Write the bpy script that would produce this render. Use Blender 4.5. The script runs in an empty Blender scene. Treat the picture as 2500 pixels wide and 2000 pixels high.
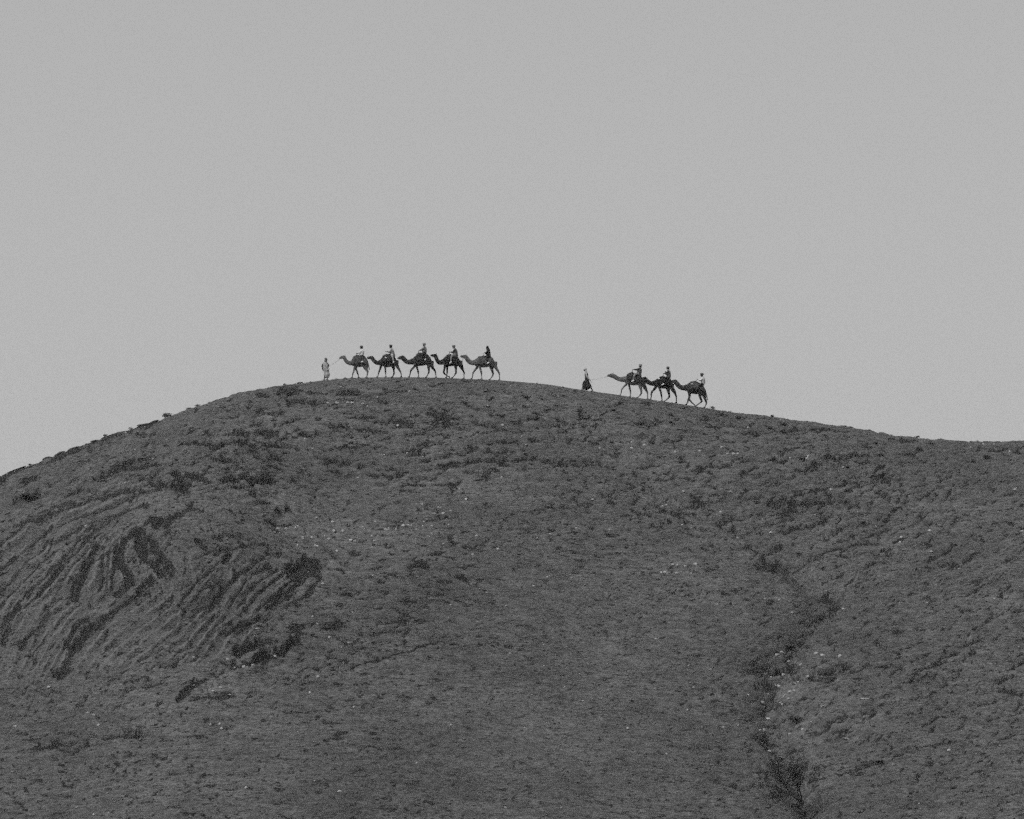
import bpy, bmesh, math, random
import numpy as np
from mathutils import Vector
random.seed(7)
rng = np.random.default_rng(11)
S = bpy.context.scene
COL = S.collection
# ------------------------------------------------------------------ camera
FPX = 8850.0                      # focal length in pixels of the 2500 px wide photograph
PITCH = math.atan(700 / FPX)      # a telephoto looking a little uphill
cd = bpy.data.cameras.new("camera")
cam = bpy.data.objects.new("camera", cd); COL.objects.link(cam)
cd.sensor_width = 36.0; cd.lens = 36.0 * FPX / 2500.0
cd.clip_start = 1.0; cd.clip_end = 20000.0
cam.location = (0, 0, 0); cam.rotation_euler = (math.pi / 2 + PITCH, 0, 0)
S.camera = cam
# ------------------------------------------------------------------ sky and sun
SUN_EL, SUN_AZ = math.radians(48), math.radians(-138)     # over the photographer's left shoulder, behind thin cloud
w = bpy.data.worlds.new("World"); S.world = w; w.use_nodes = True
nt = w.node_tree; nt.nodes.clear()
sky = nt.nodes.new('ShaderNodeTexSky'); sky.sky_type = 'NISHITA'; sky.sun_disc = False
sky.sun_elevation = SUN_EL; sky.sun_rotation = SUN_AZ
sky.air_density = 1.0; sky.dust_density = 6.0; sky.ozone_density = 1.0
bw = nt.nodes.new('ShaderNodeRGBToBW')
cloud = nt.nodes.new('ShaderNodeMixRGB'); cloud.blend_type = 'MIX'; cloud.inputs[0].default_value = 0.86
tc = nt.nodes.new('ShaderNodeTexCoord'); sx = nt.nodes.new('ShaderNodeSeparateXYZ')
ramp = nt.nodes.new('ShaderNodeMapRange')                 # overcast veil, a little brighter low down
ramp.inputs[1].default_value = 0.0; ramp.inputs[2].default_value = 0.35
ramp.inputs[3].default_value = 5.7; ramp.inputs[4].default_value = 4.1
bg = nt.nodes.new('ShaderNodeBackground'); bg.inputs[1].default_value = 0.1
out = nt.nodes.new('ShaderNodeOutputWorld')
nt.links.new(sky.outputs[0], bw.inputs[0]); nt.links.new(bw.outputs[0], cloud.inputs[1])
nt.links.new(tc.outputs['Generated'], sx.inputs[0]); nt.links.new(sx.outputs[2], ramp.inputs[0])
nt.links.new(ramp.outputs[0], cloud.inputs[2]); nt.links.new(cloud.outputs[0], bg.inputs[0])
nt.links.new(bg.outputs[0], out.inputs[0])
sd = bpy.data.lights.new("sun", 'SUN'); sd.energy = 1.5; sd.angle = math.radians(12); sd.color = (1, 1, 1)
sun = bpy.data.objects.new("sun", sd); COL.objects.link(sun)
sv = Vector((math.sin(SUN_AZ) * math.cos(SUN_EL), math.cos(SUN_AZ) * math.cos(SUN_EL), math.sin(SUN_EL)))
sun.rotation_euler = sv.to_track_quat('Z', 'Y').to_euler()
S.view_settings.view_transform = 'Standard'; S.view_settings.look = 'None'
S.view_settings.exposure = 0.0; S.view_settings.gamma = 1.0; S.view_settings.use_curve_mapping = False
S.render.dither_intensity = 2.0
S.cycles.use_denoising = False
S.cycles.use_adaptive_sampling = True; S.cycles.adaptive_threshold = 0.12; S.cycles.adaptive_min_samples = 4
S.cycles.max_bounces = 4; S.cycles.diffuse_bounces = 2

# ------------------------------------------------------------------ numpy noise
def _hash(ix, iy, seed):
    h = (ix.astype(np.int64) * 374761393 + iy.astype(np.int64) * 668265263 + seed * 974634777) & 0x7fffffff
    h = ((h ^ (h >> 13)) * 1274126177) & 0x7fffffff
    return ((h ^ (h >> 16)) & 0xffff) / 65535.0
def vnoise(x, y, seed=0):
    x = np.asarray(x, float); y = np.asarray(y, float)
    ix = np.floor(x); iy = np.floor(y); fx = x - ix; fy = y - iy
    fx = fx * fx * (3 - 2 * fx); fy = fy * fy * (3 - 2 * fy)
    a = _hash(ix, iy, seed); b = _hash(ix + 1, iy, seed); c = _hash(ix, iy + 1, seed); d = _hash(ix + 1, iy + 1, seed)
    return (a + (b - a) * fx) * (1 - fy) + (c + (d - c) * fx) * fy
def fbm(x, y, seed=0, octs=4, gain=0.5):
    s = 0; a = 1; t = 0
    for o in range(octs):
        s = s + a * (vnoise(x * 2**o + 17.3 * o, y * 2**o - 9.1 * o, seed + o) - 0.5); t += a; a *= gain
    return s / t * 2
def sstep(a, b, x):
    t = np.clip((x - a) / (b - a), 0, 1); return t * t * (3 - 2 * t)

# ------------------------------------------------------------------ where a point of the photograph lies
cp, sp = math.cos(PITCH), math.sin(PITCH)
def ray(px, py):
    u = (np.asarray(px, float) - 1250) / FPX; v = (1000 - np.asarray(py, float)) / FPX
    dy = cp - v * sp
    return u / dy, (sp + v * cp) / dy            # X per metre of Y, Z per metre of Y
def project(X, Y, Z):
    f = Y * cp + Z * sp; up = -Y * sp + Z * cp
    return 1250 + FPX * X / f, 1000 - FPX * up / f
YR = 300.0
SKY = [(-900,1500),(-600,1400),(-300,1290),(-100,1208),(0,1167),(100,1130),(185,1097),(297,1059),(390,1029),(493,991),(594,959),(690,941),(790,929),(830,925),
       (860,922.6),(930,921.3),(1008,921.3),(1080,922.5),(1157,926),(1220,928.5),(1275,933),(1340,939),(1400,949),(1449,956),(1491,961.6),
       (1516,965.8),(1557,971.5),(1600,977.4),(1652,985),(1703,993),(1734,998),(1790,1008),(1873,1018),(1957,1030),(2000,1036),
       (2067,1045),(2109,1051),(2164,1063),(2206,1070),(2248,1074),(2301,1075.5),(2345,1080),(2429,1081),(2500,1079),(2700,1070),(3000,1085),(3600,1250)]
_sx = np.arange(-900, 3601, 1.0)
_sy = np.interp(_sx, [a for a, b in SKY], [b for a, b in SKY])
_k = np.exp(-np.linspace(-2.5, 2.5, 41)**2 / 2); _k /= _k.sum()
_sy = np.convolve(np.pad(_sy, 20, mode='edge'), _k, mode='valid')
def skyline_py(px): return np.interp(px, _sx, _sy)
GULLY = [(1560,1190),(1700,1250),(1790,1310),(1880,1365),(1960,1420),(2020,1475),(1990,1540),(1920,1610),(1890,1680),(1870,1760),(1900,1840),(1950,1930),(1985,2020),(2010,2100)]
GULLY_D = [0, 12, 20, 28, 34, 40, 46, 52, 58, 64, 80]; GULLY_X = [8, 13, 17, 21, 22, 20.5, 19, 18, 18.5, 19.5, 21]
def base_height(X, Y):
    X = np.asarray(X, float); Y = np.asarray(Y, float)
    pxr = 1250 + FPX * X / (YR * (cp + sp * 0.08))
    _, tz = ray(pxr, skyline_py(pxr))
    d = YR - Y
    L = 9.0
    ad = np.abs(d)
    ss = np.where(d > 0, 0.50, 0.30)
    D = ss * (np.sqrt(ad * ad + L * L) - L)
    fade = sstep(2, 18, d)
    # left spur with the folded strata, shallow bowl in the middle, right-hand spur
    spur = 3.4 * np.exp(-((X + 26) / 9)**2 - ((d - 33) / 17)**2) - 1.4 * np.exp(-((X + 15) / 4.5)**2 - ((d - 30) / 12)**2)
    bowl = -1.6 * np.exp(-((X - 3) / 13)**2 - ((d - 26) / 20)**2)
    gx = np.interp(d, GULLY_D, GULLY_X)
    side = X - gx
    rsp = np.where(side > 0, 6.0 * (1 - np.exp(-np.maximum(side, 0) / 14)), 0.035 * np.maximum(-side, 0)) * sstep(6, 34, d)
    vee = -1.25 * np.exp(-(side / 1.2)**2) * sstep(14, 30, d)
    z = Y * tz - D + fade * (spur + bowl + vee) + rsp * sstep(0, 1, fade + 0.001)
    # foot of the slope, valley floor and the bank the photographer stands on
    zb = -13.0 + 0.8 * fbm(X / 40, Y / 40, 5, 3)
    bank = -1.75 - 7.5 * sstep(3, 40, np.abs(Y)) - 4.0 * sstep(40, 130, np.abs(Y))
    zb = np.where(Y < 150, np.maximum(bank, zb - 3), zb)
    k = 2.5
    z = np.where(Y > YR, z, np.log(np.exp(np.clip((z - zb) / k, -40, 40)) + 1) * k + zb)
    # far behind the crest the land drops away to a low plain
    z = np.maximum(z, -40 + 3 * fbm(X / 90, Y / 90, 8, 3))
    return z
def hit(px, py, n=500):
    """first point of the smooth hillside that a line of sight meets"""
    px = np.atleast_1d(np.asarray(px, float)); py = np.atleast_1d(np.asarray(py, float))
    ux, uz = ray(px, py)
    Ys = np.linspace(200, 301, 700)
    Hh = base_height(ux[:, None] * Ys, np.broadcast_to(Ys, (len(px), len(Ys))))
    diff = Hh - uz[:, None] * Ys
    k = np.argmax(diff > 0, axis=1); none = ~(diff > 0).any(axis=1)
    k = np.maximum(k, 1)
    i = np.arange(len(px)); a = diff[i, k - 1]; b = diff[i, k]
    t = np.where(b - a != 0, -a / np.where(b - a == 0, 1, b - a), 0)
    Y = Ys[k - 1] + t * (Ys[1] - Ys[0]); Y = np.where(none, YR, Y)
    return ux * Y, Y
for _ in range(3):                       # settle the gully's course so that it runs where the photograph shows it
    _gx, _gy = hit([q[0] for q in GULLY], [q[1] for q in GULLY])
    _o = np.argsort(YR - _gy); GULLY_D, GULLY_X = (YR - _gy)[_o], 0.5 * _gx[_o] + 0.5 * np.interp((YR - _gy)[_o], GULLY_D, GULLY_X)
CROPS = {'T': (1750, 1560, 3.92), 'S': (0, 928, 0.9144), 'P': (0, 0, 1), 'A': (0, 900, 2.695), 'B': (0, 1350, 2.654), 'C': (600, 900, 2.695), 'D': (700, 1350, 2.654), 'E': (1400, 950, 3.593), 'F': (1900, 950, 3.593), 'G': (1600, 1350, 2.3956)}
def cr(c, x, y):
    ox, oy, s = CROPS[c]; return ox + x / s, oy + y / s
# worn ledges, gullied rock and scrub bands: polyline (x,y,...), width, strength
# guide lines of the folded strata on the left spur, outermost first (photograph crop at 0,1130, enlarged 2.5365)
FOLD = [[(-400,900),(-200,700),(0,500),(200,380),(420,250),(700,150),(1000,80),(1400,40)],
 [(-400,1400),(-200,1150),(0,960),(130,800),(270,640),(420,500),(600,380),(800,270),(1000,190),(1400,130)],
 [(-200,1500),(-80,1300),(20,1080),(130,930),(290,720),(400,590),(520,470),(680,370),(900,270),(1130,220),(1500,200)],
 [(0,1600),(70,1400),(200,1130),(360,920),(470,800),(490,690),(560,570),(680,450),(860,340),(1080,290),(1250,260),(1600,290)],
 [(100,1600),(190,1400),(330,1150),(520,950),(720,840),(790,740),(750,610),(760,500),(850,410),(1000,350),(1180,320),(1350,300),(1650,360)],
 [(250,1600),(350,1330),(480,1130),(660,960),(830,830),(960,740),(880,640),(850,540),(890,440),(1030,390),(1200,370),(1400,390),(1680,420)],
 [(250,1700),(430,1480),(600,1290),(800,1100),(990,950),(1110,840),(1160,735),(1080,630),(1060,530),(1150,450),(1300,430),(1500,440),(1760,480)],
 [(480,1720),(700,1470),(960,1210),(1190,980),(1340,820),(1430,700),(1440,600),(1500,520),(1640,490),(1820,540)],
 [(720,1720),(950,1470),(1240,1190),(1440,950),(1560,790),(1680,680),(1830,600),(2000,560)],
 [(960,1720),(1200,1490),(1480,1260),(1700,990),(1850,810),(1990,710),(2200,640)]]
LEDGES = {
'S': "5 545 25 512 45 500;9;1|60 497 80 482 100 455;7;1|105 458 122 435 138 418;13;1|140 410 175 375 215 340 260 303 330 277;5.8;.8|5 592 12 570 20 555;11;1|0 560 30 525 60 497;5.8;.8|48 600 60 575 75 560;9;.8|85 560 97 540 110 525;9;.7|165 485 172 460 180 440 195 405;16;1|195 405 205 385 215 372;11;1|222 470 228 430 232 385;4.35;.8|236 465 241 420 246 380;4.35;.8|248 460 252 420 258 385 280 350;4.35;.8|262 470 280 455 292 440;14;1|292 440 282 422 268 400 265 380;16;1|265 380 278 360 300 338 340 318;8;1|312 345 316 362 322 380;22;.9|335 352 345 368 355 382;12;.9|328 395 345 408 362 428;15;.95|352 396 368 412 378 428;9;.9|350 385 375 400 385 425;11;1|340 440 318 458 300 478;14;1|300 478 280 492 255 508;10;1|255 508 235 522 215 538;13;1|215 538 190 560 172 590;15;1.1|172 590 155 615 140 640;9;.9|130 655 150 640;20;1|145 590 155 570 172 545 195 528;9;1|350 328 375 318 400 303;14;1|400 303 420 295 440 290;8;.8|300 338 330 322 360 312;5;1|395 215 405 228 415 242;14;1|425 212 445 218 462 228;13;1|388 238 410 250;13;.9|350 205 345 225;12;.5|0 368 60 322 130 292 200 266 270 250;5.075;.8|0 420 60 372 120 332 200 301 290 268;5.8;.8|0 470 50 412 110 364 180 330 250 302;5.075;.8|0 500 45 450 90 405 150 362 220 322 300 290;5.075;.8|20 520 60 470 110 425 150 390;5.075;.8|60 480 100 430 160 372 230 325;5.075;.8|130 470 150 430 180 390 225 345;5.075;.7|150 500 160 465 170 430;4.35;.8|30 335 90 300 160 272;4.35;.7|200 262 260 246 330 252;5.8;.9|280 215 330 226 360 246;5.8;.9|290 205 335 214 372 236;5.075;.8|235 262 300 252;8;.6|470 492 490 468 502 452;15;1|505 450 525 430 560 410;9;1|560 410 575 400 590 395;5;.9|512 500 530 470 545 445 565 425 600 408;5;1|530 502 545 480 560 455 585 435 620 418;5;1|545 470 565 450;9;.8|550 505 570 475 595 450 640 425;5;1|575 505 600 478 630 455 655 440;5;1|598 500 625 480 655 462;11;1|600 480 640 462 680 440 712 425;9;1|640 500 670 482 700 455 715 438;9;1|660 425 680 412 700 418;30;1.2|700 430 712 440;12;1|440 445 460 425 478 412;5;.8|400 485 430 455 460 425;4.35;.8|415 495 450 460 480 430;4.35;.8|430 505 465 470 495 435;4.35;.8|455 505 480 485;8;.8|485 380 500 372 512 380 500 400;12;.9|445 362 458 370;13;.9|440 395 470 380;4.35;.7|478 352 495 350;8;.8|500 345 560 352 590 350;5.8;.7|520 370 570 362 600 372;5.8;.7|540 400 600 385 640 392;5.8;.6|515 480 540 470;5;.7|400 712 415 695 435 680;15;1|425 715 460 708 520 705;9;.9|445 676 462 668;5;.7|478 662 500 650;7;.8|515 640 535 632;9;.9|550 626 590 612 625 598;22;1.3|620 600 645 588 657 578;20;1.3|530 602 552 590 580 582;20;1.1|580 585 605 580;9;.8|510 560 540 545 575 530;13;.9|560 530 580 522;14;.9|500 630 520 628;12;.8|540 660 590 640;12;.6|655 548 672 545;13;1|670 560 690 562;8;.9|740 550 760 538;14;.9|370 640 400 620 425 600;6;.8|365 640 390 635;9;.9|330 640 350 630;8;.7|300 672 330 660;6;.7|240 665 270 655;5;.6|270 690 300 685;6;.6|330 690 360 680;7;.7|230 640 260 628;5.8;.6|320 615 340 605 365 590;5.8;.7|390 600 420 590;7;.8|440 610 460 600;6;.6|470 560 500 545;5;.7|450 530 490 515;5.8;.6|410 520 440 512;5;.6|380 545 400 540;5.8;.5|85 690 105 700;11;.6|120 690 140 695;12;.6|75 680 90 672;6;.5|80 620 60 600;8;.5",
'P': "1795 1300 1850 1340 1905 1365;7;.6|1960 1390 1985 1425;7;.5|2010 1450 2040 1480;9;.8|2040 1485 2000 1508 1975 1522;10;.8|1950 1540 1930 1580;7;.5|1915 1640 1890 1690;10;.6|1885 1700 1868 1735;9;.6|1845 1795 1865 1815 1900 1838;9;.8|1905 1860 1930 1900 1950 1935;16;.7|1955 1940 1962 1975;12;1.2|1965 1980 1980 2040;10;.7|1880 1600 1840 1640;12;.5|1860 1860 1880 1890;14;.6|1700 1265 1760 1285 1800 1300;9;.8|1040 1270 1110 1265;10;.7|1300 1250 1400 1240 1440 1220;10;.7|1500 1215 1560 1220;9;.7",
'A': "1060 770 1200 800;40|1150 690 1210 750 1250 775;40|1230 700 1330 735;45|1160 790 1230 820;50|1030 660 1020 740;45;.6|690 690 760 670 800 640 870 600;40|880 590 950 575;25|900 640 1000 615 1110 610;35|640 710 700 720;40|540 780 600 800;35|430 830 520 800;30|680 850 740 825;35|790 815 850 830;25|110 860 190 790 270 800;60;.6|170 740 240 710;30|20 1030 60 1010;25|220 930 320 910 390 890;40|920 950 1000 920;35;.6|830 990 870 970;25|920 1050 1010 1040 1100 1000 1190 990;50|910 1180 930 1100 960 1070;70;1.2|900 1200 980 1150 1060 1180 1120 1200;60|960 1240 1040 1290 1110 1330;80;1.2|800 1140 870 1080;35|800 1150 790 1230 790 1300 850 1330;50|620 1180 570 1230;45|560 1290 545 1340;70|1310 1120 1350 1160;45|1400 1150 1480 1160 1500 1200;45|1410 1100 1450 1115;25|1270 1060 1310 1020;35;.6|1430 900 1470 900;30|1490 740 1540 730 1620 700;50|1580 790 1630 780 1690 850;60|1680 730 1770 710;70|1240 480 1330 480 1430 490;50|1400 590 1460 590;45|1300 610 1350 605;25|1480 625 1540 620;25|1580 470 1640 480 1700 530;35|1640 420 1720 410;25|1720 560 1830 570;50|1780 490 1900 500;40|1840 940 1910 930;45|1770 1010 1820 1030;35|1770 1230 1850 1220;40|1600 1270 1650 1290;40|1640 260 1760 265;30|1780 290 1860 300;25|1920 340 1960 330;35|1440 400 1560 380;20|1500 430 1640 410;20|1900 220 2080 240;35|2040 160 2150 165;25|0 725 110 672 200 642;24|270 625 340 607;20|350 597 430 560 540 528;32|590 490 690 468;30|720 455 800 435;12|840 415 880 397;28|890 390 960 377 1050 347;26",
'B': "360 800 410 780 450 700 430 670;60|470 620 520 580 560 530 600 480 700 440;60|410 610 430 540 480 480;40|480 310 520 250 530 190 500 150;60|540 80 570 20;50|310 200 350 170;60|270 280 300 280;30|190 270 210 260;30|140 440 170 370 220 330;55|20 460 80 400 100 350;30|20 560 30 510;45|230 500 260 480;50|170 560 180 540;30|180 660 200 640;40|560 410 600 400;30|740 360 830 330 900 270 960 220 1020 200;45|800 390 850 380;35|700 300 760 300;25|760 240 800 240;45|820 180 860 150 790 80 770 20;50|930 70 1000 120 1080 170 1110 130 1060 60;60|1340 290 1400 280;45|1440 200 1480 160 1560 120;40|1600 110 1540 200;30|1490 330 1540 310;45|1560 450 1640 440;50|1420 510 1440 480;35|1190 430 1210 430;30|1240 380 1310 350;30|1540 610 1640 560 1720 570;60;1.2|1830 590 1890 570;60;1.3|1620 720 1720 680 1830 640;80;1.3|1460 790 1540 760;50|1190 940 1240 850 1280 840;40|1350 850 1400 840;40|1440 720 1470 710;40|1360 920 1500 935;30|1520 910 1570 900;25|1200 970 1300 965;25|1050 740 1080 690;40|1120 740 1150 735;30|1150 640 1220 600;35|1030 820 1080 810;35|860 640 890 630;25|960 680 1000 730;30|680 860 700 850;25|860 790 900 780;25|760 880 800 860 860 830 920 840;40;.6|980 880 1010 870;30|210 880 250 900;30|350 880 390 890;40;.6|260 1020 310 1020;20|20 1070 130 1055;14|420 1075 470 1065;16|580 1180 700 1180 870 1180;65|210 1285 340 1270 490 1290;30|390 1250 460 1250;40|530 1260 640 1240;20|480 1195 520 1190;14|1340 1435 1420 1435;18;.6|900 1130 940 1135;12|1210 1555 1230 1555;12|1000 1375 1030 1370;12|1700 1090 1740 1090;14|1860 1035 1890 1035;14|1640 60 1700 40;50|1900 110 1960 90 2020 100;100;1.3|2010 170 2060 150 2080 120;50|1990 200 1890 260 1750 300;45|1740 300 1780 260;30|1900 320 1920 310;35|1930 440 1960 450;50|1910 510 1960 515;50|1850 160 1870 150;45",
'C': "640 170 720 165 800 170;45|920 140 1060 150;20|330 220 450 240 500 230;45|250 150 310 150;45|80 175 130 180;30|170 295 250 300;25|310 340 340 320;35|60 370 140 360;35;.6|640 390 670 390;20|690 390 770 385;22|830 390 920 390;22|820 325 960 325;30|680 325 740 320;20|1020 345 1100 345;25|1220 290 1310 320;45|1370 320 1410 325;25|1450 230 1550 260;35|1570 145 1600 150;20|1640 145 1700 147;14|1110 135 1120 135;20|1840 185 1850 185;18|1940 195 1950 200;16|1770 260 1780 262;16|1830 240 1850 260;25|1950 275 2020 270;20|1660 300 1700 300;22|1900 290 1910 290;25|1880 325 1920 330;25|1520 355 1640 385;40|1200 385 1280 365 1420 355;20|0 430 150 415 300 430 480 430;30|100 560 180 560;35|870 520 930 540;35|1190 500 1230 510;35|1130 545 1150 545;30|1170 545 1200 545;25|1430 560 1500 540;45;.7|1490 610 1600 610 1700 600;50|1760 605 1890 600;22|1960 600 2090 590;20|2030 625 2120 628;22|880 650 960 640;30|830 690 1040 680;25|1300 620 1380 610;15|1090 745 1190 748;25|1220 750 1270 752;14|1310 750 1380 745;20|1500 740 1560 738;14|1190 715 1250 715;10|60 730 150 740;50|300 730 340 720;25|360 770 390 770;25|1160 860 1300 860;25;.6|1280 815 1340 820;20;.6|1350 1110 1370 1150;35|1440 1175 1500 1185 1560 1195;35;1.1|1130 1290 1190 1300;35|920 1160 950 1160;20|690 1220 750 1215;25|1220 1225 1260 1220;20|1810 1090 1880 1085;20|1260 1040 1340 1042;16|1880 970 1970 950 2000 900 2060 870;20;.6|580 590 650 590;40|650 500 760 500;25|1100 700 1180 700;14;.7|1700 500 1800 490;16;.7|500 650 620 655;18;.8|420 820 520 830;22;.7|1480 680 1600 690;12;.7|1620 490 1700 480;14;.6|760 620 850 600;22;.8",
'D': "800 80 900 90;35|850 55 880 60;15|760 145 870 145;18|1060 140 1120 150 1180 190;35|860 210 950 220;20|990 185 1050 190;20|790 240 830 240;14|990 240 1060 245;16|890 265 1000 270 1140 282;18|870 290 940 300;10|960 300 1040 320;12|1090 310 1140 315;14|740 300 820 310;14|680 360 720 360 780 385;28|780 405 820 410;18|540 465 600 445 690 445;22|710 430 820 440;25|610 515 680 495 770 500;28|440 600 520 595 600 625;35|560 570 620 580;18|430 720 500 705 600 680 670 660;24;1.2|710 655 820 630;18;1.2|840 620 900 595 990 575;16;1.1|980 545 1035 545;18|1030 580 1100 590;28|270 470 330 440;45|270 660 380 680;30|200 730 280 700;25|350 690 390 695;25|390 245 430 250;25|590 180 620 180;20|200 360 260 340;22|860 430 900 430;12|500 770 530 770;8|330 825 360 825;12|1430 605 1450 610;14|1630 835 1700 840;16;.6|1050 865 1075 868;8|770 912 790 915;8|270 1020 310 1022;14|260 1098 300 1098;12|200 1575 240 1575;10|780 1505 860 1500;8|440 830 580 835;9;.7|0 1035 140 1025;10|1000 20 1060 25;12",
'E': "40 200 80 240 120 250;50;.8|300 200 350 190;35|340 140 430 110;45|640 130 680 130;25|550 300 640 310;35|690 300 770 305;10|1240 225 1350 230;25|1420 240 1500 255;30|1700 320 1750 330;35|1880 345 2010 350;35|1550 390 1640 400;35|1480 440 1510 450;20|1290 320 1440 330;35;.7|1180 345 1280 330;15|870 560 960 560;40|920 600 1050 605;35|560 650 740 635;25|10 650 70 650;25|270 640 340 640;20|110 600 160 610;35;.6|0 420 120 430;25;.7|1230 660 1350 645;40|1110 690 1190 690;18|1410 600 1470 590;40|1520 700 1600 680 1640 660;40|1660 620 1710 640;35|1760 620 1880 650;60|1900 600 2030 590;30|2070 665 2150 660;40|1560 740 1590 740;25|1840 520 2030 515;18|1700 720 1750 710;18|940 970 1200 970;18|1210 970 1290 955;14|1510 960 1660 940;35|480 1070 660 1080;30|720 1060 860 1050 1000 1080;40|940 1110 980 1110;20|540 1155 610 1160;30|740 1160 860 1150 980 1160;45|1160 1170 1310 1175;45|1340 1100 1480 1070;30;.7|670 1215 760 1215;18|950 1235 1070 1230;18|1710 1030 1800 1000 1860 950;60|1890 970 2100 890;40|1930 1010 2150 970;40|1570 1110 1640 1100;18|1800 1110 1960 1070;35|1740 1200 1900 1150;35;.7|1520 1290 1630 1260;18|1820 1260 2000 1220;30;.7|1440 1400 1530 1410 1600 1440;30|1620 1450 1700 1450 1780 1400;40|710 1440 820 1450;30;.7|180 1470 250 1475;16|400 1325 460 1330;18|300 1385 330 1385;18|60 1510 95 1515;16|1640 1530 1760 1560 1850 1610;60;.8|1850 1560 1990 1530;30;.7|110 1130 160 1130;18",
'F': "100 350 300 345 600 375;25|760 495 830 475 910 470;22|750 515 790 515;15|1090 460 1200 455;14|430 605 560 600 750 590;40|110 600 230 600;30|680 655 750 665;30|590 695 630 690;22|440 710 510 715;18|1110 560 1200 565;25;.7|1890 540 1970 545;35;.8|1090 660 1120 660;18|1700 620 1740 630;30;.6|830 790 900 760;25|920 790 1040 790;45;.7|1200 765 1240 770;18|490 860 600 830 710 830;40|520 910 710 860;30|150 930 300 885;22|10 1110 140 1060;18|240 980 400 950;30;.6|410 970 440 940;35|370 1010 560 980;18|700 1010 880 980;35;.6|890 940 960 935;30|1070 850 1130 840;22|540 1110 630 1130 780 1080;45;.6|900 1085 960 1090;30;.7|1010 1040 1080 1030;18|1130 1090 1200 1080;18|380 1170 440 1165;25|250 1215 400 1190;15|30 1270 170 1230;18|340 1470 430 1420 540 1400;45|600 1400 760 1345;25|540 1470 600 1455;25|130 1560 250 1520;30;.7|1540 1140 1590 1130;18|1490 880 1600 850;25;.5|1640 1510 1700 1480;22",
'G': "600 80 740 110;40;.7|770 90 880 60;30;.6|650 280 750 275;22|940 255 1000 270 1070 275;25|1010 320 1070 305;15|920 375 1000 355 1045 350;25|880 405 900 405;20|510 680 590 650;35|610 680 690 650;35|700 700 790 690;45;1.1|950 710 1040 670 1120 650;50;.8|450 825 490 822;20|500 745 530 748;14|600 780 700 790;30;.6|640 870 720 860;30|620 945 650 950;20|690 1000 720 1000;22|580 1060 660 1130 690 1150;14|620 1070 680 1100;35|240 1120 320 1145;22;.6|360 1220 430 1225;15|1490 690 1600 640 1780 575;22|1590 660 1700 635;18|1440 625 1600 575;16|1230 640 1370 635;18|1790 550 1900 510;14|1790 345 1860 340;20|2100 345 2150 340;22|2010 745 2050 740;15|2090 665 2150 645;30|2070 735 2150 720;20|2020 805 2080 820 2155 845;35;1.4|1060 945 1150 940;20|1210 935 1290 930;18|1230 885 1280 890;25;.6|880 1050 1000 1020 1090 1010;30;.7|1100 1030 1140 1020;25|950 1090 1100 1060;20;.6|1650 960 1760 935;25|1460 945 1500 942;16|1900 890 2000 880;18|1530 1145 1680 1110 1810 1100;14|1280 1200 1500 1165;18;.7|1160 1260 1290 1220;25|1060 1275 1140 1270;18|1150 1285 1210 1280;12|910 1310 990 1295;14|780 1140 870 1110;25;.6|920 1230 935 1230;20|980 1225 1060 1215;16|1870 1380 1890 1380;12|360 1320 520 1380;50;.5",
}
PALE = {
'T': "620 135 600 180 690 225 800 250 750 265 585 435 600 460 660 515 685 540 625 575 640 535 560 440 700 480 740 460 520 355 380 790 415 855 450 855 500 1030 430 945 590 160 940 150 1020 160 490 515 300 525 430 570 870 325 1010 620 820 835 900 770 700 860 640 345 780 380",
'C': "435 1110 545 1125 380 1130 470 1170 600 1195 690 1130 720 1130 770 1050 830 1110 870 1105 850 1130 920 1055 940 1040 1090 1022 1170 1000 1190 990 1160 900 1270 930 1240 960 1300 965 1350 950 700 230 770 230 800 232 540 230 600 232 440 518 670 232 1710 375 1690 365 1000 335 740 695 910 540 1165 545 1285 655 1520 1100 1660 1190 1465 1165 1920 1125 2000 1108 190 1060 210 1055 110 970 265 1050 570 1015 320 890 465 990 580 1075 520 1105 640 1080 1450 865 1815 445 2045 430",
'E': "895 533 1105 535 1300 498 1400 550 1440 548 1350 545 620 470 510 512 230 500 955 1190 1035 1245 315 1245 1290 1065 870 1550 910 1540 1070 1535 980 1560 770 1610 800 1605 1380 885 1735 1280 2055 580 1900 595 965 880 25 1230 165 940",
'F': "1690 515 1800 488 2030 560 1325 1235 855 1197 1078 1283 570 710 255 595",
'G': "130 70 210 115 125 120 360 305 640 255 325 680 395 1000 485 1000 65 1185 750 715 850 655 780 640 720 770 740 790 780 830 735 855 710 600 940 595 975 600 1080 605 1180 855 740 1045 420 1180 1590 300 2015 1140 1715 1170",
'B': "2025 412 2055 435 1690 440 1640 675 1600 685 1580 735 1520 725 1350 720 1360 905 1430 888 1490 910 1380 910 315 870 640 1127 605 1060 570 1035 100 1140 500 1640 1280 1005 2060 795 810 110 1475 680 1780 610",
'D': "425 382 200 440 1295 257 1250 230 1598 218 1705 152 1050 425 1235 462 1395 680 1445 645 1665 600 1725 553 2078 713 1898 765 1590 920 1980 935 2100 985 1970 1365 1418 1642 1270 335 325 965 400 565 1285 420 1420 355",
}
def strokes():
    for c, txt in LEDGES.items():
        ox, oy, s = CROPS[c]
        for item in txt.split('|'):
            f = item.split(';'); v = [float(t) for t in f[0].split()]
            pts = [(ox + v[i] / s, oy + v[i + 1] / s) for i in range(0, len(v), 2)]
            mx_, my_ = sum(a for a, b in pts) / len(pts), sum(b for a, b in pts) / len(pts)
            if c in 'AB' and mx_ < 800 and my_ > 1225 - 0.0 * mx_ and my_ < 1715 and not (mx_ > 560 and my_ < 1330): continue     # traced again, line by line, in S
            yield pts, float(f[1]) / s, (float(f[2]) if len(f) > 2 else 1.0), c == 'S'
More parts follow.
